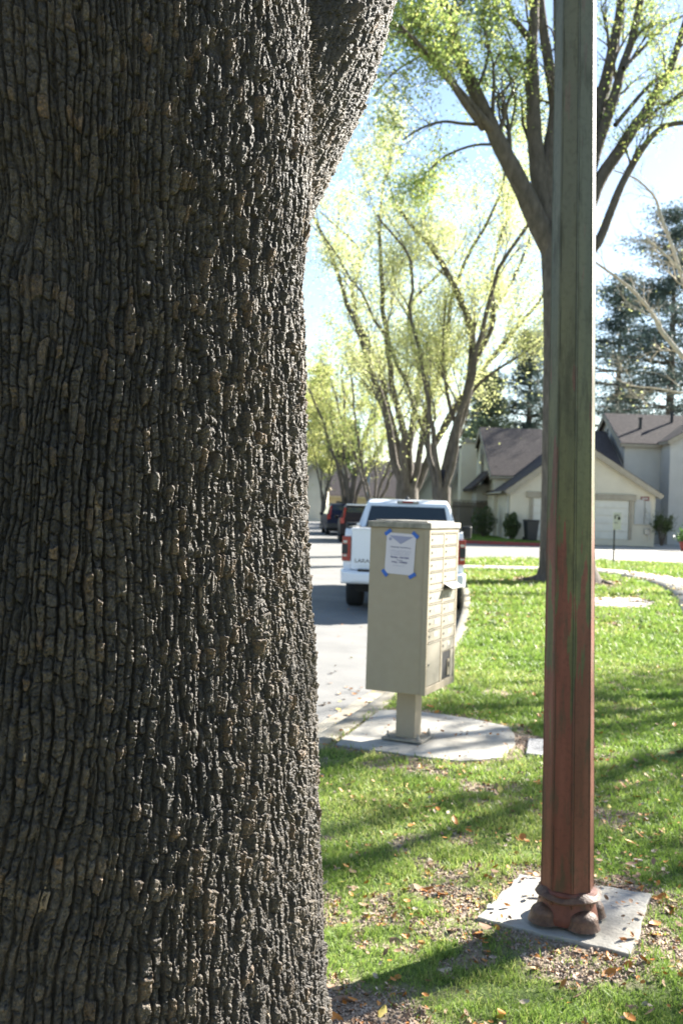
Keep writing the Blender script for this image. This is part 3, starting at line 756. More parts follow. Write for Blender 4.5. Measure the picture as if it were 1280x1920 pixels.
# shade trees right of the frame whose crowns dapple the lawn
def offtree(seed, x, y, H, nl, lab):
    t = Tree(seed); g = gz(y); rg = random.Random(seed)
    t.add([Vector((x, y, g-.1)), Vector((x, y, g+.6)), Vector((x+.1, y, g+2.6))], [.30, .20, .15], 14)
    for k in range(6):
        a = k*PI/3+.3; rr_ = rg.uniform(1.6, 3.0)
        t.limb([Vector((x+.1, y, g+2.3)), Vector((x+math.cos(a)*rr_*.4, y+math.sin(a)*rr_*.4, g+H*.5)), Vector((x+math.cos(a)*rr_*.8, y+math.sin(a)*rr_*.8, g+H*.75)), Vector((x+math.cos(a)*rr_, y+math.sin(a)*rr_, g+H))], .10, .025, 9, .05, 6, 1.4, 1, 3, .7, .3)
    root, inv = treeroot('lawn_tree', x, y, lab); t.trunk_mesh(root, M_tb, inv)
    nr = np.random.default_rng(seed); leaves('crown', t.leafpts(nl, .2, nr), .10, M_leafG, root, nr, inv=inv)
offtree(51, 9.6, 13.4, 8.4, 7500, 'lawn tree right of the lamp post beyond the frame')
offtree(52, 14.5, 16.5, 8.4, 5500, 'second lawn tree farther right across the footpath')
# ---- more trees down the left side of the street (copies, each thing with its own trunk and crown)
def copy_thing(o, x, y, rz, sc, lab):
    c = o.copy(); COL.objects.link(c); c.location = (x, y, gz(y)); c.rotation_euler = (0, 0, rz); c.scale = (sc, sc, sc); c['label'] = lab
    for ch in o.children:
        k = ch.copy(); COL.objects.link(k); k.parent = c; k.matrix_parent_inverse = ch.matrix_parent_inverse.copy()
    return c
for k, (x, y, lab) in enumerate(((-12.5, 34, 'nearest street tree on the far left side of the road'), (-13.2, 58, 'second street tree on the left side of the road'), (-12.6, 78, 'farthest street tree on the left side of the road'))):
    copy_thing(VT, x, y, k*2.1+1, 1.0-.08*k, lab)
# ---- conifers far behind the houses
def conpts(t, n, rw, nr):
    T_ = np.array([tuple(q[0]) for q in t.tips]); w_ = nr.random(len(T_))**1.3+.05; q = T_[nr.choice(len(T_), n, p=w_/w_.sum())]
    return q+nr.normal(0, 1, (n, 3))*np.array([rw*.10, rw*.10, .22])
def conifer(seed, px, pyb, pyt, d, wpx, m, lab, n=16000, ls=.34, layers=16, gap=.35, group='tall conifers beyond the houses'):
    x = U(px, 960, d).x; g = gz(d); H = U(px, pyt, d).z-g; rw = wpx/FPX*d/2
    rg = random.Random(seed); t = Tree(seed)
    t.add([Vector((x, d, g)), Vector((x, d, g+H*.5)), Vector((x, d, g+H*.98))], [.42, .28, .04], 10)
    z0 = max(U(px, pyb, d).z-g, 1.5)
    for k in range(layers):
        u_ = k/(layers-1); z = g+z0+(H-z0)*u_; ln = rw*(1-.72*u_)*rg.uniform(.55, 1.15)
        for q in range(6):
            a = rg.random()*2*PI; L_ = ln*rg.uniform(.5, 1.25)
            e = Vector((x+math.cos(a)*L_, d+math.sin(a)*L_, z+rg.uniform(-.3, .8)))
            s0 = Vector((x, d, z)); t.add([s0, s0.lerp(e, .5)+Vector((0, 0, .1)), e], [.09, .06, .02], 4)
            for w_ in range(9):
                f_ = rg.uniform(.25, 1.05); p = s0.lerp(e, f_)+Vector((rg.gauss(0, .3), rg.gauss(0, .3), rg.gauss(0, .15)))
                t.tips.append((p, None, 0))
    root, inv = treeroot('conifer', x, d, lab, 'tree', group); t.trunk_mesh(root, M_tb, inv)
    nr = np.random.default_rng(seed); leaves('crown', t.leafpts(n, 1, nr)*0+conpts(t, n, rw, nr), ls, m, root, nr, asp=.35, flat=.2, inv=inv)
conifer(61, 1248, 790, 415, 72, 330, M_pine, 'dark pine with layered boughs behind the right-hand house', 30000, .25, 15)
conifer(62, 1150, 800, 540, 80, 300, M_pine, 'dark pine between the lamp post and the right-hand house', 22000, .26, 11)
conifer(63, 985, 820, 640, 84, 190, M_pine, 'dark conifer over the garage house roof, left of the tall tree', 15000, .27, 10)
conifer(64, 905, 850, 715, 82, 130, M_pineL, 'pale grey-green conifer above the house chimney', 11000, .34, 11)
conifer(65, 1330, 800, 520, 78, 220, M_pine, 'dark pine at the far right behind the right-hand house', 12000, .27, 12)
conifer(66, 592, 900, 700, 120, 140, M_leafYel, 'round yellow-green tree far down the street', 10000, .55, 11, group=None)
conifer(67, 650, 900, 800, 130, 110, M_hedge, 'low dark green tree beyond the far house roofs', 7000, .5, 9, group=None)
# ------------------------------------------------------------------ peeling octagonal lamp post
PD = 4.02
p0 = U(1062.5, 1690, PD); p1 = U(1079, 0, PD)
ax = (p1-p0)
def post_at(z): return p0+ax*((z-p0.z)/ax.z)
wid0, wid1 = 95/FPX*PD/1.0, 74/FPX*PD/1.0
def post_w(z):
    za = U(1062, 1600, PD).z; zb = p1.z
    return wid0+(wid1-wid0)*(z-za)/(zb-za)
m = bpy.data.materials.new('peeling_green_paint'); N, L = nodes(m); b = N['Principled BSDF']
b.inputs['Roughness'].default_value = .55; b.inputs['Specular IOR Level'].default_value = .4
tc = N.new('ShaderNodeTexCoord'); sx = N.new('ShaderNodeSeparateXYZ'); L.new(tc.outputs['Object'], sx.inputs[0])
mp = N.new('ShaderNodeMapping'); mp.inputs['Scale'].default_value = (24, 24, 2.2); L.new(tc.outputs['Object'], mp.inputs['Vector'])
n1 = N.new('ShaderNodeTexNoise'); n1.inputs['Scale'].default_value = 1; n1.inputs['Detail'].default_value = 7; n1.inputs['Roughness'].default_value = .55; L.new(mp.outputs[0], n1.inputs['Vector'])
# wear grows towards the foot: threshold falls with height
hm = N.new('ShaderNodeMapRange'); L.new(sx.outputs['Z'], hm.inputs['Value']); hm.inputs['From Min'].default_value = .45; hm.inputs['From Max'].default_value = 2.1; hm.inputs['To Min'].default_value = .25; hm.inputs['To Max'].default_value = -.09
ad = N.new('ShaderNodeMath'); L.new(n1.outputs['Fac'], ad.inputs[0]); L.new(hm.outputs[0], ad.inputs[1])
st = N.new('ShaderNodeMapRange'); L.new(ad.outputs[0], st.inputs['Value']); st.inputs['From Min'].default_value = .540; st.inputs['From Max'].default_value = .547
n2 = N.new('ShaderNodeTexNoise'); n2.inputs['Scale'].default_value = .6; n2.inputs['Detail'].default_value = 6; L.new(mp.outputs[0], n2.inputs['Vector'])
def rampx(src, a, b_, p=.35, q=.65):
    r = N.new('ShaderNodeValToRGB'); r.color_ramp.elements[0].color = (*a, 1); r.color_ramp.elements[1].color = (*b_, 1); r.color_ramp.elements[0].position = p; r.color_ramp.elements[1].position = q
    L.new(src, r.inputs['Fac']); return r
green = rampx(n2.outputs['Fac'], (.055, .062, .026), (.135, .13, .055))
red = rampx(n2.outputs['Fac'], (.11, .034, .022), (.20, .070, .046))
mx = N.new('ShaderNodeMix'); mx.data_type = 'RGBA'; L.new(st.outputs[0], mx.inputs[0]); L.new(green.outputs[0], mx.inputs[6]); L.new(red.outputs[0], mx.inputs[7])
# veiling glare put into the colour: paint mixed to grey green upwards
hg = N.new('ShaderNodeMapRange'); L.new(sx.outputs['Z'], hg.inputs['Value']); hg.inputs['From Min'].default_value = 1.6; hg.inputs['From Max'].default_value = 2.9
gr = N.new('ShaderNodeRGB'); gr.outputs[0].default_value = (.11, .115, .095, 1)
mg = N.new('ShaderNodeMath'); mg.operation = 'MULTIPLY'; L.new(hg.outputs[0], mg.inputs[0]); mg.inputs[1].default_value = .75
mx2 = N.new('ShaderNodeMix'); mx2.data_type = 'RGBA'; L.new(mg.outputs[0], mx2.inputs[0]); L.new(mx.outputs[2], mx2.inputs[6]); L.new(gr.outputs[0], mx2.inputs[7])
# dark grime specks
n3 = N.new('ShaderNodeTexNoise'); n3.inputs['Scale'].default_value = 55; n3.inputs['Detail'].default_value = 6; L.new(tc.outputs['Object'], n3.inputs['Vector'])
sp = rampx(n3.outputs['Fac'], (.55, .55, .52), (1.08, 1.08, 1.05), .33, .5)
mx3 = N.new('ShaderNodeMix'); mx3.data_type = 'RGBA'; mx3.blend_type = 'MULTIPLY'; mx3.inputs[0].default_value = .35; L.new(mx2.outputs[2], mx3.inputs[6]); L.new(sp.outputs[0], mx3.inputs[7]); L.new(mx3.outputs[2], b.inputs['Base Color'])
mp5 = N.new('ShaderNodeMapping'); mp5.inputs['Scale'].default_value = (19, 19, 3.6); mp5.inputs['Location'].default_value = (3, 1, 7); L.new(tc.outputs['Object'], mp5.inputs['Vector'])
n5 = N.new('ShaderNodeTexNoise'); n5.inputs['Scale'].default_value = 1; n5.inputs['Detail'].default_value = 8; n5.inputs['Roughness'].default_value = .65; L.new(mp5.outputs[0], n5.inputs['Vector'])
s5 = N.new('ShaderNodeMapRange'); L.new(n5.outputs['Fac'], s5.inputs['Value']); s5.inputs['From Min'].default_value = .52; s5.inputs['From Max'].default_value = .66; s5.inputs['To Max'].default_value = .85
mx5 = N.new('ShaderNodeMix'); mx5.data_type = 'RGBA'; L.new(s5.outputs[0], mx5.inputs[0]); L.new(mx3.outputs[2], mx5.inputs[6]); mx5.inputs[7].default_value = (.045, .045, .024, 1)
sea = N.new('ShaderNodeAttribute'); sea.attribute_name = 'seam'
mx4 = N.new('ShaderNodeMix'); mx4.data_type = 'RGBA'; mx4.blend_type = 'MIX'; L.new(sea.outputs['Fac'], mx4.inputs[0]); L.new(mx5.outputs[2], mx4.inputs[6]); mx4.inputs[7].default_value = (.018, .022, .014, 1); L.new(mx4.outputs[2], b.inputs['Base Color'])
bp = N.new('ShaderNodeBump'); bp.inputs['Strength'].default_value = .5; bp.inputs['Distance'].default_value = .002; L.new(ad.outputs[0], bp.inputs['Height'])
bp2 = N.new('ShaderNodeBump'); bp2.inputs['Strength'].default_value = .4; bp2.inputs['Distance'].default_value = .002; L.new(n3.outputs['Fac'], bp2.inputs['Height']); L.new(bp.outputs[0], bp2.inputs['Normal']); L.new(bp2.outputs[0], b.inputs['Normal'])
M_post = m
M_cast = mat('weathered_bronze_base', (.065, .030, .018), .6, (.15, .082, .050), 34, 8, .8, 90, lo=.35, hi=.68, bdist=.006)
M_brn = mat('dark_metal', (.03, .03, .032), .45)
foot = post_at(.03)
POST = empty('lamp_post', (foot.x, foot.y, .03), 0, 'octagonal lamp post with peeling green paint over red primer on a square pad', 'lamp post')
vaz = math.atan2(foot.x, foot.y)                       # view azimuth
V = []; F = []
zl = list(np.linspace(.10, 4.9, 160)); 
def oct_pts(c, w_, z, rot):
    # octagon with small raised ribs at the corners
    out = []; Rc = w_*.5*1.0
    for k in range(8):
        a = rot+k*PI/4
        for da, s_ in ((-.07, .996), (-.045, .985), (0, 1.028), (.045, .985), (.07, .996)):
            out.append((c.x+math.cos(a+da)*Rc*s_, c.y+math.sin(a+da)*Rc*s_, z))
    return out
back = math.atan2(-foot.y, -foot.x)
rot = back+PI/8-R(12)
for z in zl:
    c = post_at(z); fl_ = 1+.06*math.exp(-(z-.1)/.05)
    V += oct_pts(c, post_w(z)*fl_, z, rot)
n = 40
for k in range(len(zl)-1):
    for i in range(n): F.append((k*n+i, k*n+(i+1) % n, (k+1)*n+(i+1) % n, (k+1)*n+i))
inv = Matrix.Translation((-foot.x, -foot.y, -.03))
me = npmesh('pole', V, F); kk_ = np.arange(len(V)); cor = kk_ % 5; zr_ = kk_//40; se_ = np.isin(cor, (1, 3))*np.clip(vnoise(zr_*.35, (kk_ % 40)*3.1, 5)*1.5-.15, 0, .9)
setcol(me, 'seam', se_)
o = link('pole', me, M_post, POST); o.matrix_parent_inverse = inv
try: o.data.set_sharp_from_angle(angle=R(20))
except Exception: pass
# cast base: round plinth, collar lip and four bolt boots
mb = MB()
mb.lathe((0, 0, 0), [(.118, 0), (.122, .012), (.118, .03), (.108, .075), (.104, .10), (.113, .108), (.116, .118), (.109, .128), (.095, .132), (.09, .118)], 40)
o = mb.build('base_collar', M_post, POST, smooth=True)
for k in range(4):
    a = rot+PI/8+k*PI/2+R(2)
    bm = bmesh.new(); bmesh.ops.create_icosphere(bm, subdivisions=4, radius=1)
    for v in bm.verts:
        x, y, z = v.co; z = max(z, 0); rr_ = math.hypot(x, y)
        zz_ = .066*(z**.5) if z > 0 else 0
        rim = 1.13 if zz_ < .020 else (.97 if zz_ < .027 else 1.0)
        k_ = 1
        v.co = Vector((.113+x*.052*rim*(1-.10*z), y*.060*rim*k_, zz_))
    mb = MB(); mb.bm(bm, Matrix.Rotation(a, 4, 'Z'))
    mb.build('bolt_cover', M_cast, POST, smooth=True)
mb = MB()
for k in range(8):
    a0 = rot+k*PI/4-PI/8+PI/8; 
    P_ = [Vector((math.cos(a0+q*PI/16)*(.118+.004*math.sin(q*PI/4*2)), math.sin(a0+q*PI/16)*(.118+.004*math.sin(q*PI/4*2)), .122+.008*math.cos(q*PI/4*2))) for q in range(5)]
    mb.tube(P_, .0085, 8)
mb = MB(); n_ = 64; PR = [(.098, .100), (.112, .096), (.128, .098), (.133, .106), (.126, .116), (.108, .128), (.096, .132)]
for (r_1, z_1) in PR:
    for q in range(n_):
        a0 = rot+2*PI*q/n_; wv_ = math.cos((a0-rot-PI/8)*4)
        mb.v.append((math.cos(a0)*(r_1+.004*wv_), math.sin(a0)*(r_1+.004*wv_), z_1-.010*(1-wv_)*.5))
for k in range(len(PR)-1):
    for q in range(n_): mb.f.append((k*n_+q, k*n_+(q+1) % n_, (k+1)*n_+(q+1) % n_, (k+1)*n_+q))
mb.build('collar_lip', M_cast, POST, smooth=True)
top = post_at(4.9); mb = MB(); lt = Vector((top.x-foot.x, top.y-foot.y, 4.86))
mb.lathe(lt, [(.07, 0), (.075, .05), (.17, .08), (.20, .36), (.21, .38), (.10, .50), (.02, .56)], 20)
mb.build('lamp_head', M_brn, POST, smooth=True)
# ------------------------------------------------------------------ mailbox cluster
M_tan = mat('beige_powdercoat', (.335, .278, .200), .6, (.36, .302, .220), 14, 6, .25, 300, lo=.3, hi=.7, bdist=.001, spec=.35)
M_tanl = mat('beige_door_paint', (.26, .235, .185), .6, (.29, .262, .208), 12, 6, .2, 200, lo=.3, hi=.7, bdist=.001, spec=.35)
M_tand = mat('grimy_beige', (.33, .30, .24), .7, (.13, .12, .10), 16, 7, .3, 90, lo=.35, hi=.68, bdist=.002)
M_tag = mat('clear_label', (.45, .44, .41), .3)
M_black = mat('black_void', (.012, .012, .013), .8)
M_steel = mat('grey_metal', (.35, .35, .35), .35, metallic=.8)
M_paper = mat('white_paper', (.60, .56, .60), .8)
M_ink = mat('ink', (.10, .10, .22), .8)
M_inkg = mat('grey_print', (.30, .30, .42), .8)
M_tape = mat('blue_tape', (.02, .10, .42), .6, (.03, .13, .50), 60, 3)
dn = 6.75
nb_ = U(793, 1305, dn); lb = U(688, 1291, dn*1.031); rb = U(847, 1268, dn*1.135)
zb = .392; ZT = U(803, 992, dn).z
Wf, Dp = .665, .43
d1 = Vector((rb.x-nb_.x, rb.y-nb_.y)); d0 = Vector((lb.x-nb_.x, lb.y-nb_.y))
angf = (math.atan2(d1.y, d1.x)+math.atan2(d0.y, d0.x)-PI/2)/2         # direction of the door face along +x local

# local frame: origin under near corner; +x along door face away from camera, +y along side face to the left
BOX = empty('mailbox_cluster', (nb_.x, nb_.y, 0.02), angf, 'beige metal cluster mailbox on a square post beside the kerb, paper notice on its side', 'mailbox')
H0 = zb-.02; H1 = ZT-.02; HH = H1-H0
mb = MB(); mb.rbox(0.012, Wf, 0, Dp, H0, H1, .004); mb.build('housing', M_tan, BOX)
mb = MB(); mb.rbox(-.012, Wf+.015, -.02, Dp+.012, H1+.001, H1+.042, .005); mb.rbox(.03, Wf-.03, .02, Dp-.03, H1+.04, H1+.052, .005); mb.build('lid', M_tand, BOX)
mb = MB(); pcx, pcy = Wf*.5, Dp*.5
pc = Vector((Wf*.50, Dp*.5)); 
mb.rbox(pc.x-.072, pc.x+.072, pc.y-.072, pc.y+.072, .012, H0+.02, .006); mb.build('post', M_tan, BOX)
mb = MB(); mb.rbox(pc.x-.15, pc.x+.15, pc.y-.15, pc.y+.15, 0, .014, .003)
mb.build('base_plate', M_tand, BOX)
for sx_ in (-1, 1):
    for sy_ in (-1, 1):
        mb = MB(); mb.cyl((pc.x+sx_*.115, pc.y+sy_*.115, .012), .014, .022, 6); mb.cyl((pc.x+sx_*.115, pc.y+sy_*.115, .012), .007, .045, 8); mb.build('bolt', M_steel, BOX)
# front face is local y = 0, looking to -y
fr = MB()
def bar(x0, x1, z0, z1, p=.010): fr.box(x0, x1, -p, .001, z0, z1)
fr.box(0, .0115, -.010, Dp*.06, H0, H1)
bar(.0117, .03, H0, H1-.001); bar(Wf-.03, Wf, H0, H1); xm = Wf*.5; bar(xm-.012, xm+.012, H0+.051, H1-.026)
bar(.0302, Wf-.0302, H1-.026, H1-.001, .0098); bar(.0302, Wf-.0302, H0, H0+.05, .0098)
fr.build('front_frame', M_tan, BOX, bevel=.002)
def door(x0, x1, z0, z1, kind='small', lab=None):
    mb = MB(); mb.rbox(x0+.004, x1-.004, -.0075, .003, z0+.004, z1-.004, .0025)
    # raised hood lip above each door
    mb.box(x0+.002, x1-.002, -.014, -.004, z1-.0055, z1-.001)
    o = mb.build('door' if kind != 'parcel' else 'parcel_door', M_tanl, BOX)
    lk = MB(); lk.cyl((x0+.035, -.0075, (z0+z1)/2), .0085, -.006, 12, 'y'); lk.build('lock', M_steel, o)
    if kind == 'small':
        tg = MB(); tg.box(x0+.13, x0+.20, -.0095, -.0078, (z0+z1)/2-.012, (z0+z1)/2+.020); tg.build('name_tag', M_tag, o)
    if lab: o['label'] = lab
    return o
xl0, xl1, xr0, xr1 = .031, xm-.013, xm+.013, Wf-.031
ztop = H1-.028; rh = HH*.078
z = ztop
for k in range(4): door(xl0, xl1, z-rh, z); z -= rh
mb = MB(); mb.box(xl0, xl1, -.006, .002, z-rh*.45, z-.003); mb.build('blank_panel', M_tanl, BOX); z -= rh*.5
for k in range(4): door(xl0, xl1, z-rh, z); z -= rh
door(xl0, xl1, H0+.052, z, 'parcel')
z = ztop
for k in range(4): door(xr0, xr1, z-rh, z); z -= rh
# outgoing-mail flap, ajar
mb = MB(); mb.box(xr0, xr1, -.004, .001, z-rh*.55, z-.002); mb.build('mail_slot', M_black, BOX)
mb = MB(); Mx = Matrix.Translation((0, -.004, z-.006)) @ Matrix.Rotation(R(-62), 4, 'X')
mb.box(xr0+.006, xr1-.006, -.003, 0, -.075, 0, Mx); mb.build('slot_flap', M_tag, BOX)
z -= rh*.6
for k in range(5): door(xr0, xr1, z-rh, z); z -= rh
# empty parcel bay, door missing
each('blank_panel', M_tanl, BOX, [(xr0, xr0+.03, -.006, .002, H0+.052, z-.004), (xr1-.07, xr1, -.006, .002, H0+.052, z-.004)])
mb = MB(); mb.box(xr0+.0305, xr1-.0705, -.003, .001, H0+.056, z-.006); mb.build('open_bay', M_black, BOX)
mb = MB(); mb.box(xr0+.15, xr0+.20, -.009, -.0035, H0+.075, H0+.19); mb.build('latch_plate', M_tan, BOX)
mb = MB(); mb.box(xr0+.162, xr0+.188, -.0105, -.0092, H0+.13, H0+.17); mb.build('keyhole_plate', M_black, BOX)
# ------------------------------------------------------------------ the taped notice on the side face (x = 0.012 plane, looking to -x)
NM = BOX.matrix_world if False else None
BM = Matrix.Translation((nb_.x, nb_.y, .02)) @ Matrix.Rotation(angf, 4, 'Z')
nz = H1-.178; ny = .203
NT = empty('paper_notice', BM @ Vector((.0095, ny, nz)), 0, 'white paper notice taped with blue tape to the side of the beige mailbox', 'notice')
# local axes of notice: X right (as read), Y up, Z out
ex = Vector((0, -1, 0)); ez = Vector((-1, 0, 0)); ey = Vector((0, 0, 1))
Rm = (BM.to_3x3() @ Matrix((ex, ey, ez)).transposed()).to_4x4()
NT.matrix_world = Matrix.Translation(BM @ Vector((.0095, ny, nz))) @ Rm @ Matrix.Rotation(R(-2.2), 4, 'Z')
mb = MB()
nxg, nyg = 8, 10; pw, ph = .212, .282
for j in range(nyg+1):
    for i in range(nxg+1):
        x = (i/nxg-.5)*pw; y = (j/nyg-.5)*ph
        mb.v.append((x, y, .0012+.0016*math.sin(i*.9+j*.6)**2))
for j in range(nyg):
    for i in range(nxg): a = j*(nxg+1)+i; mb.f.append((a, a+1, a+nxg+2, a+nxg+1))
mb.build('paper', M_paper, NT, smooth=True)
def text(s_, size, x, y, m, name='lettering', z=.0036, parent=NT, bold=0, align='CENTER', sx=1):
    c = bpy.data.curves.new('t', 'FONT'); c.body = s_; c.size = size; c.align_x = align; c.offset = bold
    o = bpy.data.objects.new('t', c); COL.objects.link(o)
    bpy.context.view_layer.update()
    dg = bpy.context.evaluated_depsgraph_get(); me = bpy.data.meshes.new_from_object(o.evaluated_get(dg))
    bpy.data.objects.remove(o); me.name = name
    for v in me.vertices: v.co = Vector((v.co.x*sx, v.co.y, 0))
    o = link(name, me, None, parent); me.materials.clear(); me.materials.append(m); o.location = (x, y, z); return o
mb = MB(); mb.poly([(-.088, .122, .0034), (0, .066, .0034), (.088, .122, .0034)]); mb.build('letterhead', M_inkg, NT)
mb = MB(); mb.cyl((-.078, .098, .0034), .011, .0003, 20); mb.build('crest', M_inkg, NT)
text('- Christmas Tree Pick-Up -', .0145, 0, .040, M_ink, bold=.0002)
text('Monday - 12/26/2022', .0155, 0, -.030, M_ink, bold=.0006)
text('Through', .013, 0, -.047, M_ink)
text('Friday - 1/13/2023', .0155, 0, -.063, M_ink, bold=.0006)
mb = MB(); rg = random.Random(4)
def squig(y, x0, x1, h_=.0045):
    x = x0
    while x < x1:
        w_ = rg.uniform(.006, .018); mb.box(x, min(x+w_, x1), y, y+h_*.55, .0032, .0035); x += w_+.0035
for k, y in enumerate((.020, .010, .0, -.010)): squig(y, -.075+.002*k, .078-.004*k)
mb.build('body_copy', M_inkg, NT)
mb = MB(); squig(-.084, -.045, .040); mb.build('small_print', M_inkg, NT)
for (x, y, a) in ((-.098, .142, 40), (.101, .137, -38), (-.103, -.140, -48), (.098, -.142, 35)):
    mb = MB(); mb.box(-.027, .027, -.0125, .0125, .0036, .0042, Matrix.Translation((x, y, 0)) @ Matrix.Rotation(R(a), 4, 'Z')); mb.build('tape', M_tape, NT)
# ------------------------------------------------------------------ vehicles
M_white = mat('white_car_paint', (.74, .76, .80), .22, spec=.6)
M_dglass = mat('tinted_glass', (.012, .018, .018), .06, spec=.8)
M_tyre = mat('tyre_rubber', (.018, .018, .019), .85, bump=.3, bscale=60)
M_blackp = mat('black_plastic', (.02, .021, .023), .5)
M_red = mat('tail_red', (.28, .015, .012), .2, spec=.7)
M_lens = mat('clear_lens', (.55, .50, .44), .15, spec=.8)
M_chrome = mat('chrome', (.75, .75, .77), .12, metallic=1)
M_under = mat('underbody', (.02, .02, .02), .9)
def loft(mb, secs, close=True):
    """secs: list of (y, [(x,z)...]) cross-sections of equal count"""
    n = len(secs[0][1]); base_i = len(mb.v)
    for y, P in secs:
        for x, z in P: mb.v.append((x, y, z))
    for k in range(len(secs)-1):
        for i in range(n):
            a = base_i+k*n+i; b_ = base_i+k*n+(i+1) % n; mb.f.append((a, b_, b_+n, a+n))
    if close:
        mb.f.append(tuple(base_i+i for i in range(n))); mb.f.append(tuple(base_i+(len(secs)-1)*n+i for i in range(n-1, -1, -1)))
def side_panel(mb, pts, arches, hw, inset, top_in, z_mid):
    """side profile polygon with wheel arches, extruded across the car, narrowing above z_mid"""
    out = []
    for p in pts: out.append(p)
    n = len(out)
    xs_ = []
    for s_ in (-1, 1):
        for (y, z) in out:
            k = max(0, (z-z_mid)); kk = max(0, z_mid-z)
            xs_.append((s_*(hw-top_in*k-inset*kk), y, z))
    b0 = len(mb.v); mb.v += xs_
    mb.f.append(tuple(b0+i for i in range(n))); mb.f.append(tuple(b0+n+i for i in range(n-1, -1, -1)))
    for i in range(n): mb.f.append((b0+i, b0+n+i, b0+n+(i+1) % n, b0+(i+1) % n))
def arch(cy, cz, r, n=12, rev=True):
    return [(cy+r*math.cos(PI-PI*i/n) if rev else cy+r*math.cos(PI*i/n), cz+r*math.sin(PI*i/n)) for i in range(n+1)]
def wheel(parent, x, y, r, w_, side):
    mb = MB()
    prof = [(r*.62, 0), (r*.9, 0), (r*.985, w_*.12), (r, w_*.3), (r, w_*.7), (r*.985, w_*.88), (r*.9, w_), (r*.62, w_)]
    Mx = Matrix.Rotation(R(90), 4, 'Y')
    mb.lathe((x-w_/2, y, r), prof, 32, Mx); o = mb.build('wheel', M_tyre, parent, smooth=True)
    rm = MB(); xo = x+side*(w_/2-.02)
    rm.cyl((xo-.02, y, r), r*.62, .03, 24, 'x'); rm.cyl((xo-.01+side*.02, y, r), r*.16, .03, 16, 'x')
    for k in range(6):
        a = k*PI/3; rm.box(xo+side*.0-.012, xo+side*.022+.012, -.03, .03, .02, r*.6, Matrix.Translation((0, y, r)) @ Matrix.Rotation(a, 4, 'X'))
    rm.build('rim', M_chrome, o); return o
def place_root(o, x, y, rz, z): o.location = (x, y, z); o.rotation_euler = (0, 0, rz)
# ---- white pickup (origin: rear centre on the ground, +y forward)
TY = 16.5; tx = U(757, 1000, TY).x
TR = empty('pickup_truck', (0, 0, 0), 0, 'white crew-cab pickup truck parked at the kerb behind the mailbox, seen from the rear', 'pickup truck')
mb = MB()
ra, fa = 1.22, 4.90; wr = .40
prof = [(.03, .62), (.0, .80), (.02, 1.30), (.06, 1.385), (.12, 1.40), (2.05, 1.40), (2.10, 1.26), (4.35, 1.20), (4.5, 1.22), (5.3, 1.15), (5.72, 1.02), (5.82, .78), (5.80, .55), (5.35, .50)]
prof += [(fa+.47*math.cos(PI*i/12), .42+.47*math.sin(PI*i/12)) for i in range(13)]
prof += [(fa-.55, .44), (ra+.6, .44)]
prof += [(ra+.47*math.cos(PI*i/12), .42+.47*math.sin(PI*i/12)) for i in range(13)]
prof += [(ra-.6, .56)]
side_panel(mb, prof, None, 1.015, .10, .10, .95)
mb.build('body', M_white, TR, bevel=.035, seg=3)
# open load bed (dark floor recess on top)
mb = MB(); mb.box(-.80, .80, .10, 2.0, 1.402, 1.407); mb.build('load_bed', M_blackp, TR)
each('bed_rail', M_blackp, TR, [(s_*.90-.05, s_*.90+.05, .10, 2.02, 1.40, 1.428) for s_ in (-1, 1)], .008)
mb = MB(); mb.rbox(-.86, .86, -.045, .05, .72, 1.40, .022, seg=3); mb.rbox(-.87, .87, -.06, .06, 1.385, 1.415, .01)
tg = mb.build('tailgate', M_white, TR)
mb = MB(); mb.rbox(-.13, .13, -.056, -.04, 1.19, 1.30, .006); mb.build('handle', M_chrome, tg)
mb = MB(); mb.box(-.80, .80, -.052, -.044, .80, .815); mb.build('crease', M_white, tg)
tx_ = text('LARAMIE', .085, -.60, .842, M_blackp, parent=tg, z=0, bold=.001, sx=1.2)
tx_.rotation_euler = (R(90), 0, 0); tx_.location = (-.60, -.047, .842)
tx2 = text('RAM', .17, .0, .96, M_blackp, parent=tg, z=0, bold=.004); tx2.rotation_euler = (R(90), 0, 0); tx2.location = (0, -.047, .96)
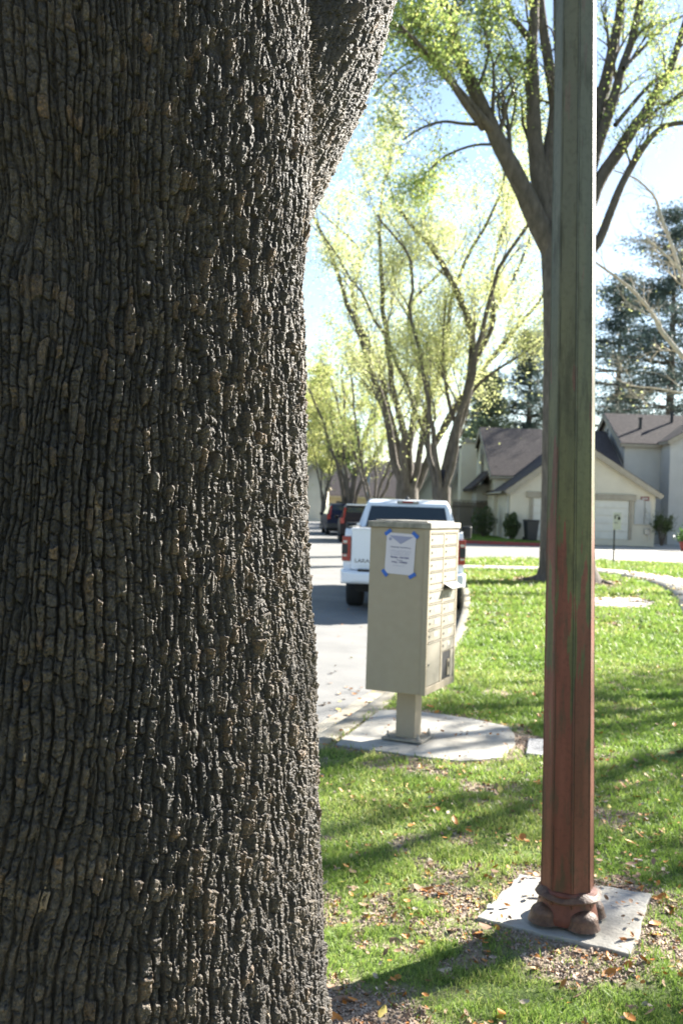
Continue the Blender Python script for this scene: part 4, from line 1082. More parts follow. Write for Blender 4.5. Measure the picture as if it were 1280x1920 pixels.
# bumper
mb = MB()
loft(mb, [(-.20, [(-.80, .54), (.80, .54), (.80, .66), (-.80, .66)]), (-.17, [(-.98, .50), (.98, .50), (1.0, .70), (-1.0, .70)]), (.02, [(-1.03, .48), (1.03, .48), (1.04, .72), (-1.04, .72)]), (.14, [(-1.035, .50), (1.035, .50), (1.035, .72), (-1.035, .72)])])
mb.build('bumper', M_white, TR, bevel=.02, seg=3)
mb = MB(); mb.rbox(-.74, .74, -.17, .0, .69, .735, .008); mb.build('bumper_step', M_blackp, TR)
mb = MB(); mb.box(-.86, .86, -.02, .05, .70, .80); mb.build('gap_panel', M_blackp, TR)
mb = MB(); mb.box(-.155, .155, -.212, -.203, .55, .70); pl = mb.build('licence_plate', M_white, TR)
for s_ in (-1, 1):
    mb = MB(); x0, x1 = sorted((s_*.872, s_*1.018)); mb.rbox(x0, x1, -.035, .16, .86, 1.27, .012, seg=3); tl = mb.build('tail_light', M_red, TR)
    mb = MB(); xa, xb_ = sorted((s_*.925, s_*1.022)); mb.rbox(xa, xb_, -.043, .12, .98, 1.14, .008); mb.build('dark_insert', M_blackp, tl)
    mb = MB(); xa, xb_ = sorted((s_*.935, s_*1.0))
    each('reverse_lens', M_lens, tl, [(xa, xb_, -.041, -.03, 1.155, 1.20), (xa, xb_, -.041, -.03, .935, .968)], .006)
    wheel(TR, s_*.86, ra, wr, .29, s_); wheel(TR, s_*.86, fa, wr, .29, s_)
    # mirror
    mb = MB(); x0, x1 = sorted((s_*1.06, s_*1.27)); mb.rbox(x0, x1, 3.72, 3.86, 1.19, 1.45, .04, seg=3); mi = mb.build('mirror', M_blackp, TR)
    mb = MB(); x0, x1 = sorted((s_*1.08, s_*1.25)); mb.rbox(x0, x1, 3.705, 3.722, 1.22, 1.42, .008); mb.build('mirror_glass', M_under, mi)
    mb = MB(); x0, x1 = sorted((s_*.96, s_*1.10)); mb.box(x0, x1, 3.76, 3.82, 1.22, 1.27); mb.build('mirror_arm', M_blackp, mi)
    mb = MB(); x0, x1 = sorted((s_*.99, s_*1.022)); each('door_handle', M_chrome, TR, [(x0, x1, 2.35, 2.55, 1.10, 1.13), (x0, x1, 3.3, 3.5, 1.10, 1.13)], .008)
# cab
def cab_sec(y, hwb, hwt, zb_, zt): return (y, [(-hwb, zb_), (hwb, zb_), (hwt+.015, zt-.10), (hwt-.04, zt), (-hwt+.04, zt), (-hwt-.015, zt-.10)])
mb = MB(); loft(mb, [cab_sec(2.12, .955, .905, 1.24, 1.262), cab_sec(2.32, .955, .79, 1.24, 1.86), cab_sec(2.50, .955, .775, 1.24, 1.925), cab_sec(3.3, .955, .78, 1.22, 1.945), cab_sec(3.9, .955, .76, 1.20, 1.88), cab_sec(4.55, .94, .88, 1.18, 1.21)])
mb.build('cab', M_white, TR, bevel=.03, seg=3)
mb = MB(); V4 = [(-.80, 2.135, 1.30), (.80, 2.135, 1.30), (.69, 2.288, 1.80), (-.69, 2.288, 1.80)]
mb.add(V4+[(x, y+.03, z) for x, y, z in V4], [(0, 1, 2, 3), (4, 7, 6, 5), (0, 4, 5, 1), (1, 5, 6, 2), (2, 6, 7, 3), (3, 7, 4, 0)]); mb.build('rear_window', M_dglass, TR)
for s_ in (-1, 1):
    for (ya, yb_, yc, yd) in ((2.42, 3.18, 3.22, 2.58), (3.26, 4.2, 3.82, 3.30)):
        f_ = lambda z: .955-(z-1.24)*(.955-.775)/(1.925-1.24)+.012
        P_ = [(s_*f_(1.28), ya, 1.28), (s_*f_(1.28), yb_, 1.28), (s_*f_(1.80), yc, 1.80), (s_*f_(1.80), yd, 1.80)]
        mb = MB(); mb.poly(P_); mb.build('side_window', M_dglass, TR)
mb = MB(); mb.poly([(-.84, 4.50, 1.235), (.84, 4.50, 1.235), (.70, 3.97, 1.86), (-.70, 3.97, 1.86)]); mb.build('windscreen', M_dglass, TR)
mb = MB(); mb.rbox(-.20, .20, 2.29, 2.35, 1.862, 1.908, .008); bl = mb.build('brake_light', M_blackp, TR)
mb = MB(); mb.rbox(-.10, .10, 2.282, 2.33, 1.868, 1.902, .005); mb.build('red_lens', M_red, bl)
each('cargo_lens', M_lens, bl, [(-.18, -.105, 2.282, 2.33, 1.870, 1.900), (.105, .18, 2.282, 2.33, 1.870, 1.900)], .005)
mb = MB(); mb.lathe((-.02, 2.62, 1.93), [(.045, 0), (.04, .03), (.012, .07), (.006, .09)], 12); mb.build('roof_antenna', M_blackp, TR)
mb = MB(); mb.box(-.8, .8, .3, 5.3, .33, .50); mb.cyl((-.5, -.02, .40), .035, .5, 10, 'y'); mb.build('underbody', M_under, TR)
mb = MB(); mb.rbox(-.62, .62, 5.74, 5.85, .62, 1.0, .03); mb.build('grille', M_blackp, TR)
for s_ in (-1, 1):
    mb = MB(); x0, x1 = sorted((s_*.64, s_*.98)); mb.rbox(x0, x1, 5.6, 5.80, .84, 1.0, .03); mb.build('headlight', M_lens, TR)
place_root(TR, tx, TY, -R(5), gz(TY)-.13)
# ---- two parked SUVs
def suv(x, y, rz, m, lab, wagon=True, whitetop=True):
    root = empty('parked_suv', (0, 0, 0), 0, lab, 'SUV', 'SUVs parked along the street')
    mb = MB(); pr = [(.05, .45), (.0, .62), (.02, .95), (.10, 1.05), (3.3, 1.02), (4.25, .92), (4.5, .70), (4.5, .42), (4.2, .32)]
    pr += [(3.65+.37*math.cos(PI*i/10), .34+.37*math.sin(PI*i/10)) for i in range(11)]+[(3.15, .30), (1.3, .30)]
    pr += [(.85+.37*math.cos(PI*i/10), .34+.37*math.sin(PI*i/10)) for i in range(11)]+[(.35, .34)]
    side_panel(mb, pr, None, .905, .08, .06, .8); mb.build('body', m, root, bevel=.03, seg=2)
    mb = MB()
    def cs(y, hb, ht, zb_, zt): return (y, [(-hb, zb_), (hb, zb_), (ht+.01, zt-.08), (ht-.05, zt), (-ht+.05, zt), (-ht-.01, zt-.08)])
    loft(mb, [cs(.06, .87, .80, 1.0, 1.10), cs(.26, .87, .68, 1.0, 1.56), cs(.5, .87, .66, 1.0, 1.62), cs(1.8, .87, .67, 1.0, 1.66), cs(2.5, .87, .65, 1.0, 1.60), cs(3.4, .85, .80, .98, 1.03)])
    mb.build('cabin', m, root, bevel=.03)
    if whitetop:
        mb = MB(); mb.rbox(-.60, .60, .16, 2.3, 1.615, 1.68, .025, seg=3); mb.build('pale_roof', M_white, root)
    mb = MB(); mb.poly([(-.70, .075, 1.10), (.70, .075, 1.10), (.60, .235, 1.54), (-.60, .235, 1.54)]); mb.build('rear_window', M_dglass, root)
    for s_ in (-1, 1):
        mb = MB(); f_ = lambda z: .87-(z-1.0)*(.87-.67)/.66+.015
        mb.poly([(s_*f_(1.08), .5, 1.08), (s_*f_(1.08), 3.1, 1.08), (s_*f_(1.52), 2.5, 1.52), (s_*f_(1.52), .65, 1.52)]); mb.build('side_window', M_dglass, root)
        mb = MB(); x0, x1 = sorted((s_*.72, s_*.90)); mb.rbox(x0, x1, -.02, .16, .82, 1.08, .02); x0, x1 = sorted((s_*.70, s_*.79))
        mb.add([(x0, .03, 1.06), (x1, .03, 1.06), (x1-s_*.0-.06*s_*1, .21, 1.52), (x0-.06*s_, .21, 1.52), (x0, .12, 1.06), (x1, .12, 1.06), (x1-.06*s_, .30, 1.52), (x0-.06*s_, .30, 1.52)], [(0, 1, 2, 3), (4, 7, 6, 5), (0, 4, 5, 1), (1, 5, 6, 2), (2, 6, 7, 3), (3, 7, 4, 0)])
        mb.build('tail_light', M_red, root)
        wheel(root, s_*.79, .85, .345, .22, s_); wheel(root, s_*.79, 3.65, .345, .22, s_)
        mb = MB(); x0, x1 = sorted((s_*.92, s_*1.08)); mb.rbox(x0, x1, 2.9, 3.02, 1.0, 1.16, .03); mb.build('mirror', m, root)
    mb = MB(); mb.rbox(-.88, .88, -.06, .2, .36, .62, .03, seg=3); mb.build('bumper', M_blackp if not whitetop else m, root)
    mb = MB(); mb.box(-.17, .17, -.012, .01, .74, .88); mb.build('licence_plate', M_white, root)
    mb = MB(); mb.box(-.75, .75, .2, 4.2, .2, .34); mb.build('underbody', M_under, root)
    place_root(root, x, y, rz, gz(y)-.13)
M_brownp = mat('grey_brown_paint', (.028, .022, .024), .5, spec=.15)
M_navy = mat('navy_paint', (.010, .014, .035), .5, spec=.15)
suv(U(676, 990, 43).x, 43, R(1.5), M_brownp, 'grey-brown SUV with pale roof and tall red tail lights parked ahead of the pickup')
suv(U(645, 990, 51).x, 51, R(5), M_navy, 'dark navy SUV parked ahead of the grey-brown one', whitetop=False)
# ------------------------------------------------------------------ houses
M_stuc = mat('stucco_cream', (.64, .59, .48), .95, (.58, .53, .43), 1.5, 8, .5, 60, lo=.3, hi=.7, spec=.15, bdist=.02)
M_stuc2 = mat('stucco_grey', (.50, .49, .46), .95, (.44, .43, .40), 1.2, 8, .5, 60, lo=.3, hi=.7, spec=.15, bdist=.02)
M_trim = mat('tan_trim', (.36, .32, .25), .8, (.30, .26, .20), 4, 5)
M_gdoor = mat('garage_door_paint', (.66, .64, .57), .7, (.60, .58, .52), 3, 4)
M_dark = mat('dark_opening', (.02, .02, .022), .5)
def shingle(name, c1, c2):
    m = bpy.data.materials.new(name); N, L = nodes(m); b = N['Principled BSDF']; b.inputs['Roughness'].default_value = .9; b.inputs['Specular IOR Level'].default_value = .2
    tc = N.new('ShaderNodeTexCoord'); n = N.new('ShaderNodeTexNoise'); n.inputs['Scale'].default_value = 7; n.inputs['Detail'].default_value = 8; n.inputs['Roughness'].default_value = .75
    mp = N.new('ShaderNodeMapping'); mp.inputs['Scale'].default_value = (1, 1, 3); L.new(tc.outputs['Object'], mp.inputs[0]); L.new(mp.outputs[0], n.inputs['Vector'])
    r = N.new('ShaderNodeValToRGB'); r.color_ramp.elements[0].position = .32; r.color_ramp.elements[1].position = .68; r.color_ramp.elements[0].color = (*c1, 1); r.color_ramp.elements[1].color = (*c2, 1)
    L.new(n.outputs['Fac'], r.inputs['Fac']); L.new(r.outputs[0], b.inputs['Base Color'])
    wv = N.new('ShaderNodeTexWave'); wv.bands_direction = 'Z'; wv.inputs['Scale'].default_value = 2.6; wv.inputs['Distortion'].default_value = .6; wv.wave_profile = 'SAW'; L.new(tc.outputs['Object'], wv.inputs['Vector'])
    ad = N.new('ShaderNodeMath'); L.new(wv.outputs['Fac'], ad.inputs[0]); L.new(n.outputs['Fac'], ad.inputs[1])
    bp = N.new('ShaderNodeBump'); bp.inputs['Strength'].default_value = .8; bp.inputs['Distance'].default_value = .04; L.new(ad.outputs[0], bp.inputs['Height']); L.new(bp.outputs[0], b.inputs['Normal'])
    return m
M_roof = shingle('roof_shingles', (.038, .032, .032), (.115, .097, .092))
def gable(root, name, x0, x1, y0, y1, zb_, ze, zr, axis, mw, over=.35, th=.14, roofm=None, wallname='wall', ridge=None, roof=True, fascia=True):
    """gabled block: walls, roof slabs and rake boards as parts; axis = ridge direction"""
    mb = MB()
    if axis == 'y':
        xr = (x0+x1)/2 if ridge is None else ridge
        mb.prismy([(x0, zb_), (x1, zb_), (x1, ze), (xr, zr), (x0, ze)], y0, y1)
    else:
        yr = (y0+y1)/2 if ridge is None else ridge
        mb.prismx([(y0, zb_), (y1, zb_), (y1, ze), (yr, zr), (y0, ze)], x0, x1)
    mb.build(wallname, mw, root)
    if not roof: return
    rb_ = MB(); fb = MB()
    def slab_(a, b_, lo, hi, ax):   # a: eave (u,z), b_: ridge (u,z); lo..hi along the ridge
        d = Vector((b_[0]-a[0], b_[1]-a[1])); dn_ = d.normalized(); e = Vector(a)-dn_*over
        nrm = Vector((-dn_.y, dn_.x)); 
        if nrm.y < 0: nrm = -nrm
        P = [e+nrm*.003, Vector(b_)+nrm*.003+Vector((0, 0)), Vector((b_[0], b_[1]+th/abs(dn_.x if dn_.x else 1))), e+nrm*th]
        if ax == 'y': rb_.prismy([tuple(p) for p in P], lo-over, hi+over)
        else: rb_.prismx([tuple(p) for p in P], lo-over, hi+over)
        if fascia:
            q = [e-nrm*.16, Vector(b_)-nrm*.16, Vector(b_)+nrm*(th-.03), e+nrm*(th-.03)]
            for (l0, l1) in ((lo-over-.045, lo-over-.002), (hi+over+.002, hi+over+.045)):
                if ax == 'y': fb.prismy([tuple(p) for p in q], l0, l1)
                else: fb.prismx([tuple(p) for p in q], l0, l1)
            e2 = [e-Vector((math.copysign(.003, d[0]), .05)), e-Vector((math.copysign(.05, d[0]), .05)), e-Vector((math.copysign(.05, d[0]), -.13)), e-Vector((math.copysign(.003, d[0]), -.13))]
            if ax == 'y': fb.prismy([tuple(p) for p in e2], lo-over, hi+over)
            else: fb.prismx([tuple(p) for p in e2], lo-over, hi+over)
    if axis == 'y': slab_((x0, ze), (xr, zr), y0, y1, 'y'); slab_((x1, ze), (xr, zr), y0, y1, 'y')
    else: slab_((y0, ze), (yr, zr), x0, x1, 'x'); slab_((y1, ze), (yr, zr), x0, x1, 'x')
    r = rb_.build('roof', roofm or M_roof, root)
    if fascia: fb.build('fascia', M_trim, r)
    return r
GY = 49.0
gl = U(953, 1003, GY); gr_ = U(1225, 1015, GY); gb = gl.z-.05
rx = U(1083, 824, GY)
H1_ = empty('garage_house', (gl.x, GY, gb), 0, 'cream stucco house with a wide garage door under a low gable, behind the tall tree', 'house')
def rel(p): return Vector((p.x-gl.x, p.y-GY, p.z-gb))
we = U(953, 912, GY).z-gb
gw = gr_.x-gl.x; rxx = rx.x-gl.x; rzz = rx.z-gb-.15
gable(H1_, 'garage', 0, gw, 0, 7.2, -.3, we-.12, rzz, 'y', M_stuc, .30, .13, ridge=rxx, wallname='garage_wall')
# garage door, lintel, jambs
dl_ = rel(U(999, 940, GY)); dr_ = rel(U(1178, 940, GY)); dt = rel(U(1085, 936, GY)).z
mb = MB()
nrow = 5
for k in range(nrow):
    z0 = dt*k/nrow; z1 = dt*(k+1)/nrow
    mb.rbox(dl_.x, dr_.x, -.03, .01, z0+.012, z1-.012, .006)
    for c in range(3): mb.box(dl_.x+.02, dr_.x-.02, -.038, -.028, z0+.06+(z1-z0)*.28*c, z0+.09+(z1-z0)*.28*c)
mb.build('garage_door', M_gdoor, H1_)
each('lintel', M_trim, H1_, [(dl_.x-.34, dr_.x+.34, -.12, -.002, dt+.005, dt+.30)], .01)
each('door_jamb', M_trim, H1_, [(dl_.x-.16, dl_.x-.01, -.09, -.002, 0, dt), (dr_.x+.01, dr_.x+.16, -.09, -.002, 0, dt)])
# meters, panel, number plate, flood light, downpipe
p = rel(U(1204, 960, GY)); mt_ = each('meter_cabinet', M_stuc2, H1_, [(p.x-.42, p.x+.05, -.07, -.002, p.z-.62, p.z+.60), (p.x+.08, p.x+.36, -.09, -.002, p.z-.62, p.z+.55)], .01)[1]
for dz in (.08, -.22):
    mb = MB(); mb.cyl((p.x+.22, -.17, p.z+dz), .10, .09, 18, 'y'); mb.build('meter', M_tag, mt_)
mb = MB(); q = rel(U(1211, 998, GY)); mb.rbox(q.x-.14, q.x+.14, -.14, -.002, q.z-.12, q.z+.18, .02); mb.tube([(q.x+.1, -.06, q.z-.1), (q.x+.12, -.06, 0)], .035); mb.build('junction_box', M_steel, H1_)
q = rel(U(1208, 935, GY)); mb = MB(); mb.rbox(q.x-.21, q.x+.21, -.03, -.002, q.z-.10, q.z+.10, .008); np_ = mb.build('number_plate', mat('plate_maroon', (.20, .05, .05), .5), H1_)
mb = MB(); mb.box(q.x-.15, q.x+.15, -.034, -.031, q.z-.035, q.z+.035); mb.build('pale_strip', M_tag, np_)
q = rel(U(1196, 905, GY)); mb = MB(); mb.rbox(q.x-.06, q.x+.06, -.10, -.002, q.z-.02, q.z+.12, .01); mb.lathe((q.x+.05, -.16, q.z-.14), [(.03, .16), (.05, .10), (.085, .0)], 14); mb.build('flood_light', M_blackp, H1_)
mb = MB(); mb.tube([(-.42, -.3, we-.30), (-.42, 3.5, we-.30), (-.42, 7.2, we-.30)], .06, 8); mb.build('gutter', M_trim, H1_)
mb = MB(); mb.tube([(-.06, .12, we-.25), (-.06, .12, 0)], .04, 8); mb.build('downpipe', M_stuc2, H1_)
# two-storey wing behind
ax_ = rel(U(905, 806, 57.8)); ev = rel(U(930, 892, 52.9))
gable(H1_, 'wing', ax_.x, ax_.x+6.9, 52.9-GY, 62.7-GY, -.3, ev.z, ax_.z, 'x', M_stuc, .20, .14, wallname='upper_wall')
each('vent_slot', M_trim, H1_, [(ax_.x-.03, ax_.x-.003, 57.8-GY+dxx-.06, 57.8-GY+dxx+.06, ax_.z-2.0, ax_.z-1.0) for dxx in (-.55, .5)])
# chimney
c0 = rel(U(865, 840, 57)); c1 = rel(U(894, 840, 57)); mb = MB(); mb.box(c0.x, c1.x, 8, 9.2, -.2, c0.z); mb.box(c0.x+.12, c1.x-.12, 8.12, 9.08, c0.z, c0.z+.30)
ch = mb.build('chimney', M_stuc, H1_)
mb = MB(); mb.rbox(c0.x+.02, c1.x-.02, 8.02, 9.18, c0.z+.30, c0.z+.38, .02); mb.rbox((c0.x+c1.x)/2-.2, (c0.x+c1.x)/2+.2, 8.4, 8.8, c0.z+.38, c0.z+.60, .02); mb.build('chimney_cap', M_trim, ch)
# low lean-to between chimney and garage
a = rel(U(872, 925, 56)); mb = MB(); mb.prismy([(a.x, a.z+.1), (0.0, a.z+1.35), (0.0, a.z+1.5), (a.x-.05, a.z+.24)], 4.5, 8.4); mb.build('porch_roof', M_roof, H1_)
mb = MB(); mb.box(a.x+.5, -.002, 6.2, 8.3, -.2, a.z+.5); mb.build('porch_wall', M_stuc2, H1_)
# ---- right-hand house
HY = 55.0; hc = U(1170, 832, HY); hg = gz(HY)
H2 = empty('corner_house', (hc.x, HY, hg), R(0), 'tall grey stucco house with steep slate roof at the right edge, in shade', 'house')
ez_ = hc.z-hg; ap_z = U(1135, 775, 57).z-hg
gable(H2, 'a', 2.0, 10, -1.6, 3.0, -.3, ez_+.1, ap_z+.9, 'y', M_stuc2, .2, .14, ridge=6.5, wallname='cross_gable_wall')
gable(H2, 'b', 0, 12, .0, 7.0, -.3, ez_, ap_z, 'x', M_stuc2, .25, .16, ridge=3.6, wallname='upper_wall')
mb = MB(); mb.box(-.04, -.003, 3.45, 3.75, ez_-.2, ap_z-.75); mb.build('vent_slot', M_dark, H2)
mb = MB(); mb.box(-.02, 12, -.35, -.003, -.3, ez_*.46); mb.build('lower_wall', M_stuc2, H2)
mb = MB(); mb.box(-.05, 12, -.38, -.352, ez_*.455, ez_*.475); mb.build('band_course', M_trim, H2)
p = U(1251, 862, 51); lz_ = p.z-hg
mb = MB(); mb.prismy([(4.0, lz_+.2), (4.3, lz_+.25), (7.5, lz_-3.2), (7.2, lz_-3.4)], -3.0, -.36); mb.prismy([(4.0, lz_+.2), (9, lz_+.2), (9, lz_+.3), (4.0, lz_+.3)], -3, -.36); mb.build('porch_roof', M_roof, H2)
for (x_, y_, z_) in ((1.3, 1.6, 1.0), (3.4, 2.6, .9)):
    mb = MB(); zz_ = ez_+(ap_z-ez_)*y_/3.6; mb.cyl((x_, y_, zz_), .09, .75, 10); mb.cyl((x_, y_, zz_+.72), .13, .08, 10); mb.build('roof_vent_pipe', M_dark, H2)
# ---- middle houses between the street trees
def simple_house(px0, px1, pye, pyr, d, depth, axis, lab, mw=M_stuc, ridge_px=None, wins=(), over=.4, roofm=None, xtra=None):
    x0 = U(px0, 950, d).x; x1 = U(px1, 950, d).x; g = gz(d)
    r = empty('house', (x0, d, g), 0, lab, 'house')
    ze = U((px0+px1)/2, pye, d).z-g; zr = U((px0+px1)/2, pyr, d+(depth/2 if axis == 'x' else 0)).z-g
    gable(r, 'h', 0, x1-x0, 0, depth, -.4, ze, zr, axis, mw, over, .15, roofm, ridge=(U(ridge_px, 950, d).x-x0) if ridge_px else None)
    for (wx, wz, ww, wh) in wins:
        mb = MB(); mb.box(wx, wx+ww, -.05, -.003, wz, wz+wh); fr_ = mb.build('window', M_trim, r)
        mb = MB(); mb.box(wx+.07, wx+ww-.07, -.06, -.051, wz+.07, wz+wh-.07); mb.build('pane', M_dglass, fr_)
    return r
simple_house(776, 830, 926, 868, 66, 9, 'y', 'small cream gabled house with yellow fascia seen between the two lime street trees', ridge_px=812)
simple_house(834, 872, 925, 858, 64, 9, 'y', 'narrow cream gable beside the chimney, right of the forked street tree', mw=M_stuc, ridge_px=860)
simple_house(604, 752, 930, 893, 92, 8, 'x', 'long low far house with dark shingle roof and tan wall behind the lamp pole', wins=((1.2, .5, 2.0, 1.1),), mw=mat('tan_stucco', (.42, .36, .25), .95, (.36, .31, .22), 1.5))
simple_house(250, 420, 895, 845, 95, 12, 'x', 'wide cream house down the left side beyond the hedge', wins=((2, 1, 1.6, 1.2), (5, 1, 1.6, 1.2)))
simple_house(20, 200, 890, 838, 100, 12, 'x', 'cream house farthest left beyond the hedge', wins=((2, 1, 1.6, 1.2), (6, 1, 1.6, 1.2)))
hh = simple_house(560, 612, 905, 862, 80, 10, 'y', 'pale far house at the trunk edge above the hedge', ridge_px=585)
simple_house(612, 662, 905, 866, 100, 9, 'y', 'far gabled house with light wall above the low dark roof', ridge_px=640, mw=M_stuc2)
hh = simple_house(690, 790, 905, 868, 104, 9, 'x', 'far house with purple-grey roof and a green tarp patch left of the thick street tree', mw=M_stuc2)
mb = MB(); mb.box(1.0, 2.6, .7, .75, 0, .1)
mb = MB(); zA = U(712, 905, 104).z-gz(104)
sl_ = (U(740, 868, 108.5).z-U(740, 905, 104).z)/4.5
mb.add([(.6, .10, zA+.25), (2.4, .10, zA+.25), (1.8, 1.6, zA+.25+1.5*sl_), (.5, 1.6, zA+.25+1.5*sl_), (.6, .10, zA+.20), (2.4, .10, zA+.2), (1.8, 1.6, zA+.2+1.5*sl_), (.5, 1.6, zA+.2+1.5*sl_)], [(0, 1, 2, 3), (7, 6, 5, 4), (0, 4, 5, 1), (1, 5, 6, 2), (2, 6, 7, 3), (3, 7, 4, 0)])
mb.build('green_tarp', mat('green_tarp', (.02, .42, .28), .6), hh)
# fence, bushes, bins, sign, small stuff
M_wood = mat('weathered_fence_wood', (.085, .065, .05), .9, (.14, .115, .09), 4, 7, .4, 30, stretch=(4, 4, .5), lo=.3, hi=.7)
f0 = U(846, 1000, 55); f1 = U(914, 1000, 55)
fe = empty('wood_fence', (f0.x, 55, gz(55)), 0, 'dark weathered board fence left of the garage, behind the round bushes', 'fence')
n_ = 22; wdt = (f1.x-f0.x)/n_
mb = MB()
for k in range(n_): mb.box(k*wdt+.008, (k+1)*wdt-.008, -.012+.006*(k % 2), .012+.006*(k % 2), 0, 1.82+.02*math.sin(k*2.3))
mb.build('boards', M_wood, fe)
each('rail', M_wood, fe, [(-.05, n_*wdt+.05, .025, .075, .3, .4), (-.05, n_*wdt+.05, .025, .075, 1.5, 1.6), (-.05, n_*wdt+.05, -.04, .08, 1.86, 1.90)])
def bush(px, pyt, pyb, wpx, d, lab, m=M_bush, n=3500, name='round_bush', group='clipped bushes by the garage', ls=.07, boxy=.0):
    x = U(px, 1000, d).x; g = gz(d); Hh = (pyb-pyt)/FPX*d; Wd = wpx/FPX*d/2
    r = empty(name, (x, d, g), 0, lab, 'bush', group)
    nr = np.random.default_rng(int(px)); v = nr.normal(size=(n, 3)); v /= np.linalg.norm(v, axis=1, keepdims=True)
    v = v*(nr.random(n)**.25)[:, None]; v *= (1+.13*np.sin(v[:, :1]*7)+.1*np.sin(v[:, 2:]*9+1))
    C_ = np.stack([v[:, 0]*Wd*.93, v[:, 1]*Wd*.9, Hh*.53+v[:, 2]*Hh*.47], -1)
    o = leaves('foliage', C_, ls, m, r, nr, asp=.7)
    t = Tree(int(px))
    for k in range(5):
        a = k*1.3; t.add([Vector((math.cos(a)*.04, math.sin(a)*.04, -.05)), Vector((math.cos(a)*Wd*.25, math.sin(a)*Wd*.25, Hh*.35)), Vector((math.cos(a)*Wd*.6, math.sin(a)*Wd*.6, Hh*.75))], [.03, .02, .008], 5)
    link('stem', npmesh('stem', np.concatenate(t.V), np.concatenate(t.F), True), M_tb, r)
bush(906, 952, 1010, 52, 51.5, 'wide dark clipped bush against the board fence')
bush(958, 958, 1010, 34, 49.6 - .9, 'narrower round bush at the garage corner, left of the black bin')
def palm(px, pyt, pyb, wpx, d, lab):
    x = U(px, 1000, d).x; g = gz(d); Hh = (pyb-pyt)/FPX*d
    r = empty('feathery_shrub', (x, d, g), 0, lab, 'shrub')
    t = Tree(9); rg = random.Random(2)
    for k in range(14):
        a = k*2.4; l_ = wpx/FPX*d*.5*rg.uniform(.5, 1.1); zt_ = Hh*rg.uniform(.5, 1.0)
        s0 = Vector((math.cos(a)*.05, math.sin(a)*.05, 0)); e = Vector((math.cos(a)*l_, math.sin(a)*l_, zt_)); md = s0.lerp(e, .55)+Vector((0, 0, Hh*.22))
        t.add([s0, md, e], [.02, .014, .005], 4)
        for q in range(8): t.tips.append((s0.lerp(md, .5).lerp(md.lerp(e, q/7), .8), None, 0))
    link('stem', npmesh('stem', np.concatenate(t.V), np.concatenate(t.F), True), M_tb, r)
    nr = np.random.default_rng(3); leaves('foliage', t.leafpts(2600, .10, nr), .16, M_bush, r, nr, asp=.18)
palm(1240, 953, 1018, 40, 48.3, 'feathery dark green shrub at the right corner of the garage')
def bin_(px, d, lab):
    p = U(px, 1010, d); r = empty('wheelie_bin', (p.x, d, gz(d)), R(8), lab, 'bin')
    mb = MB(); loft(mb, [(-.0, [(0, 0)]*4)]) if False else None
    b0 = [(-.22, -.26, .06), (.22, -.26, .06), (.22, .26, .06), (-.22, .26, .06)]; b1 = [(-.29, -.33, .98), (.29, -.33, .98), (.29, .33, .98), (-.29, .33, .98)]
    mb.add(b0+b1, [(3, 2, 1, 0), (4, 5, 6, 7), (0, 1, 5, 4), (1, 2, 6, 5), (2, 3, 7, 6), (3, 0, 4, 7)]); mb.rbox(-.30, .30, -.345, -.30, .88, .96, .01); mb.build('body', M_blackp, r, bevel=.02)
    mb = MB(); mb.rbox(-.31, .31, -.37, .36, .985, 1.06, .025, seg=3); mb.build('lid', M_blackp, r)
    for s_ in (-1, 1): mb = MB(); mb.cyl((s_*.27-.03, .26, .11), .11, .06, 16, 'x'); mb.build('wheel', M_tyre, r)
bin_(994, 47.9, 'black wheelie bin in front of the garage door left edge')
# hedge, far
hx0, hx1 = -34.0, U(650, 960, 86).x; nr = np.random.default_rng(77)
C_ = np.stack([nr.uniform(0, hx1-hx0, 40000), nr.uniform(-.6, .6, 40000), nr.uniform(0, 1.15, 40000)], -1)
hr = empty('hedge', (hx0, 86, gz(86)), 0, 'long low clipped green hedge at the far side of the street', 'hedge'); leaves('foliage', C_, .20, M_hedge, hr, nr, asp=.7)
mb = MB(); mb.rbox(.1, hx1-hx0-.1, -.5, .5, 0, 1.02, .1); mb.build('hedge_core', M_hedge, hr)
me_ = hr.children[-1].data; setcol(me_, 'rnd', np.full(len(me_.vertices), .2))
# lamp pole in the street
q = U(689, 950, 58); r = empty('street_lamp', (q.x, 58, gz(58)), 0, 'slim blue-grey street lamp pole behind the white pickup', 'street lamp')
M_bluep = mat('blue_grey_metal', (.22, .27, .33), .4, metallic=.4); hp = U(691, 768, 58).z-gz(58)
mb = MB(); mb.tube([(0, 0, 0), (0, 0, hp*.5), (.08, 0, hp)], [.085, .07, .05], 12); mb.build('pole', M_bluep, r, smooth=True)
mb = MB(); mb.lathe((0, 0, 0), [(.17, 0), (.17, .25), (.10, .32)], 14); mb.build('base', M_bluep, r)
mb = MB(); mb.lathe((.08, 0, hp), [(.06, 0), (.18, .06), (.2, .3), (.05, .42)], 14); mb.build('lamp_head', M_bluep, r)
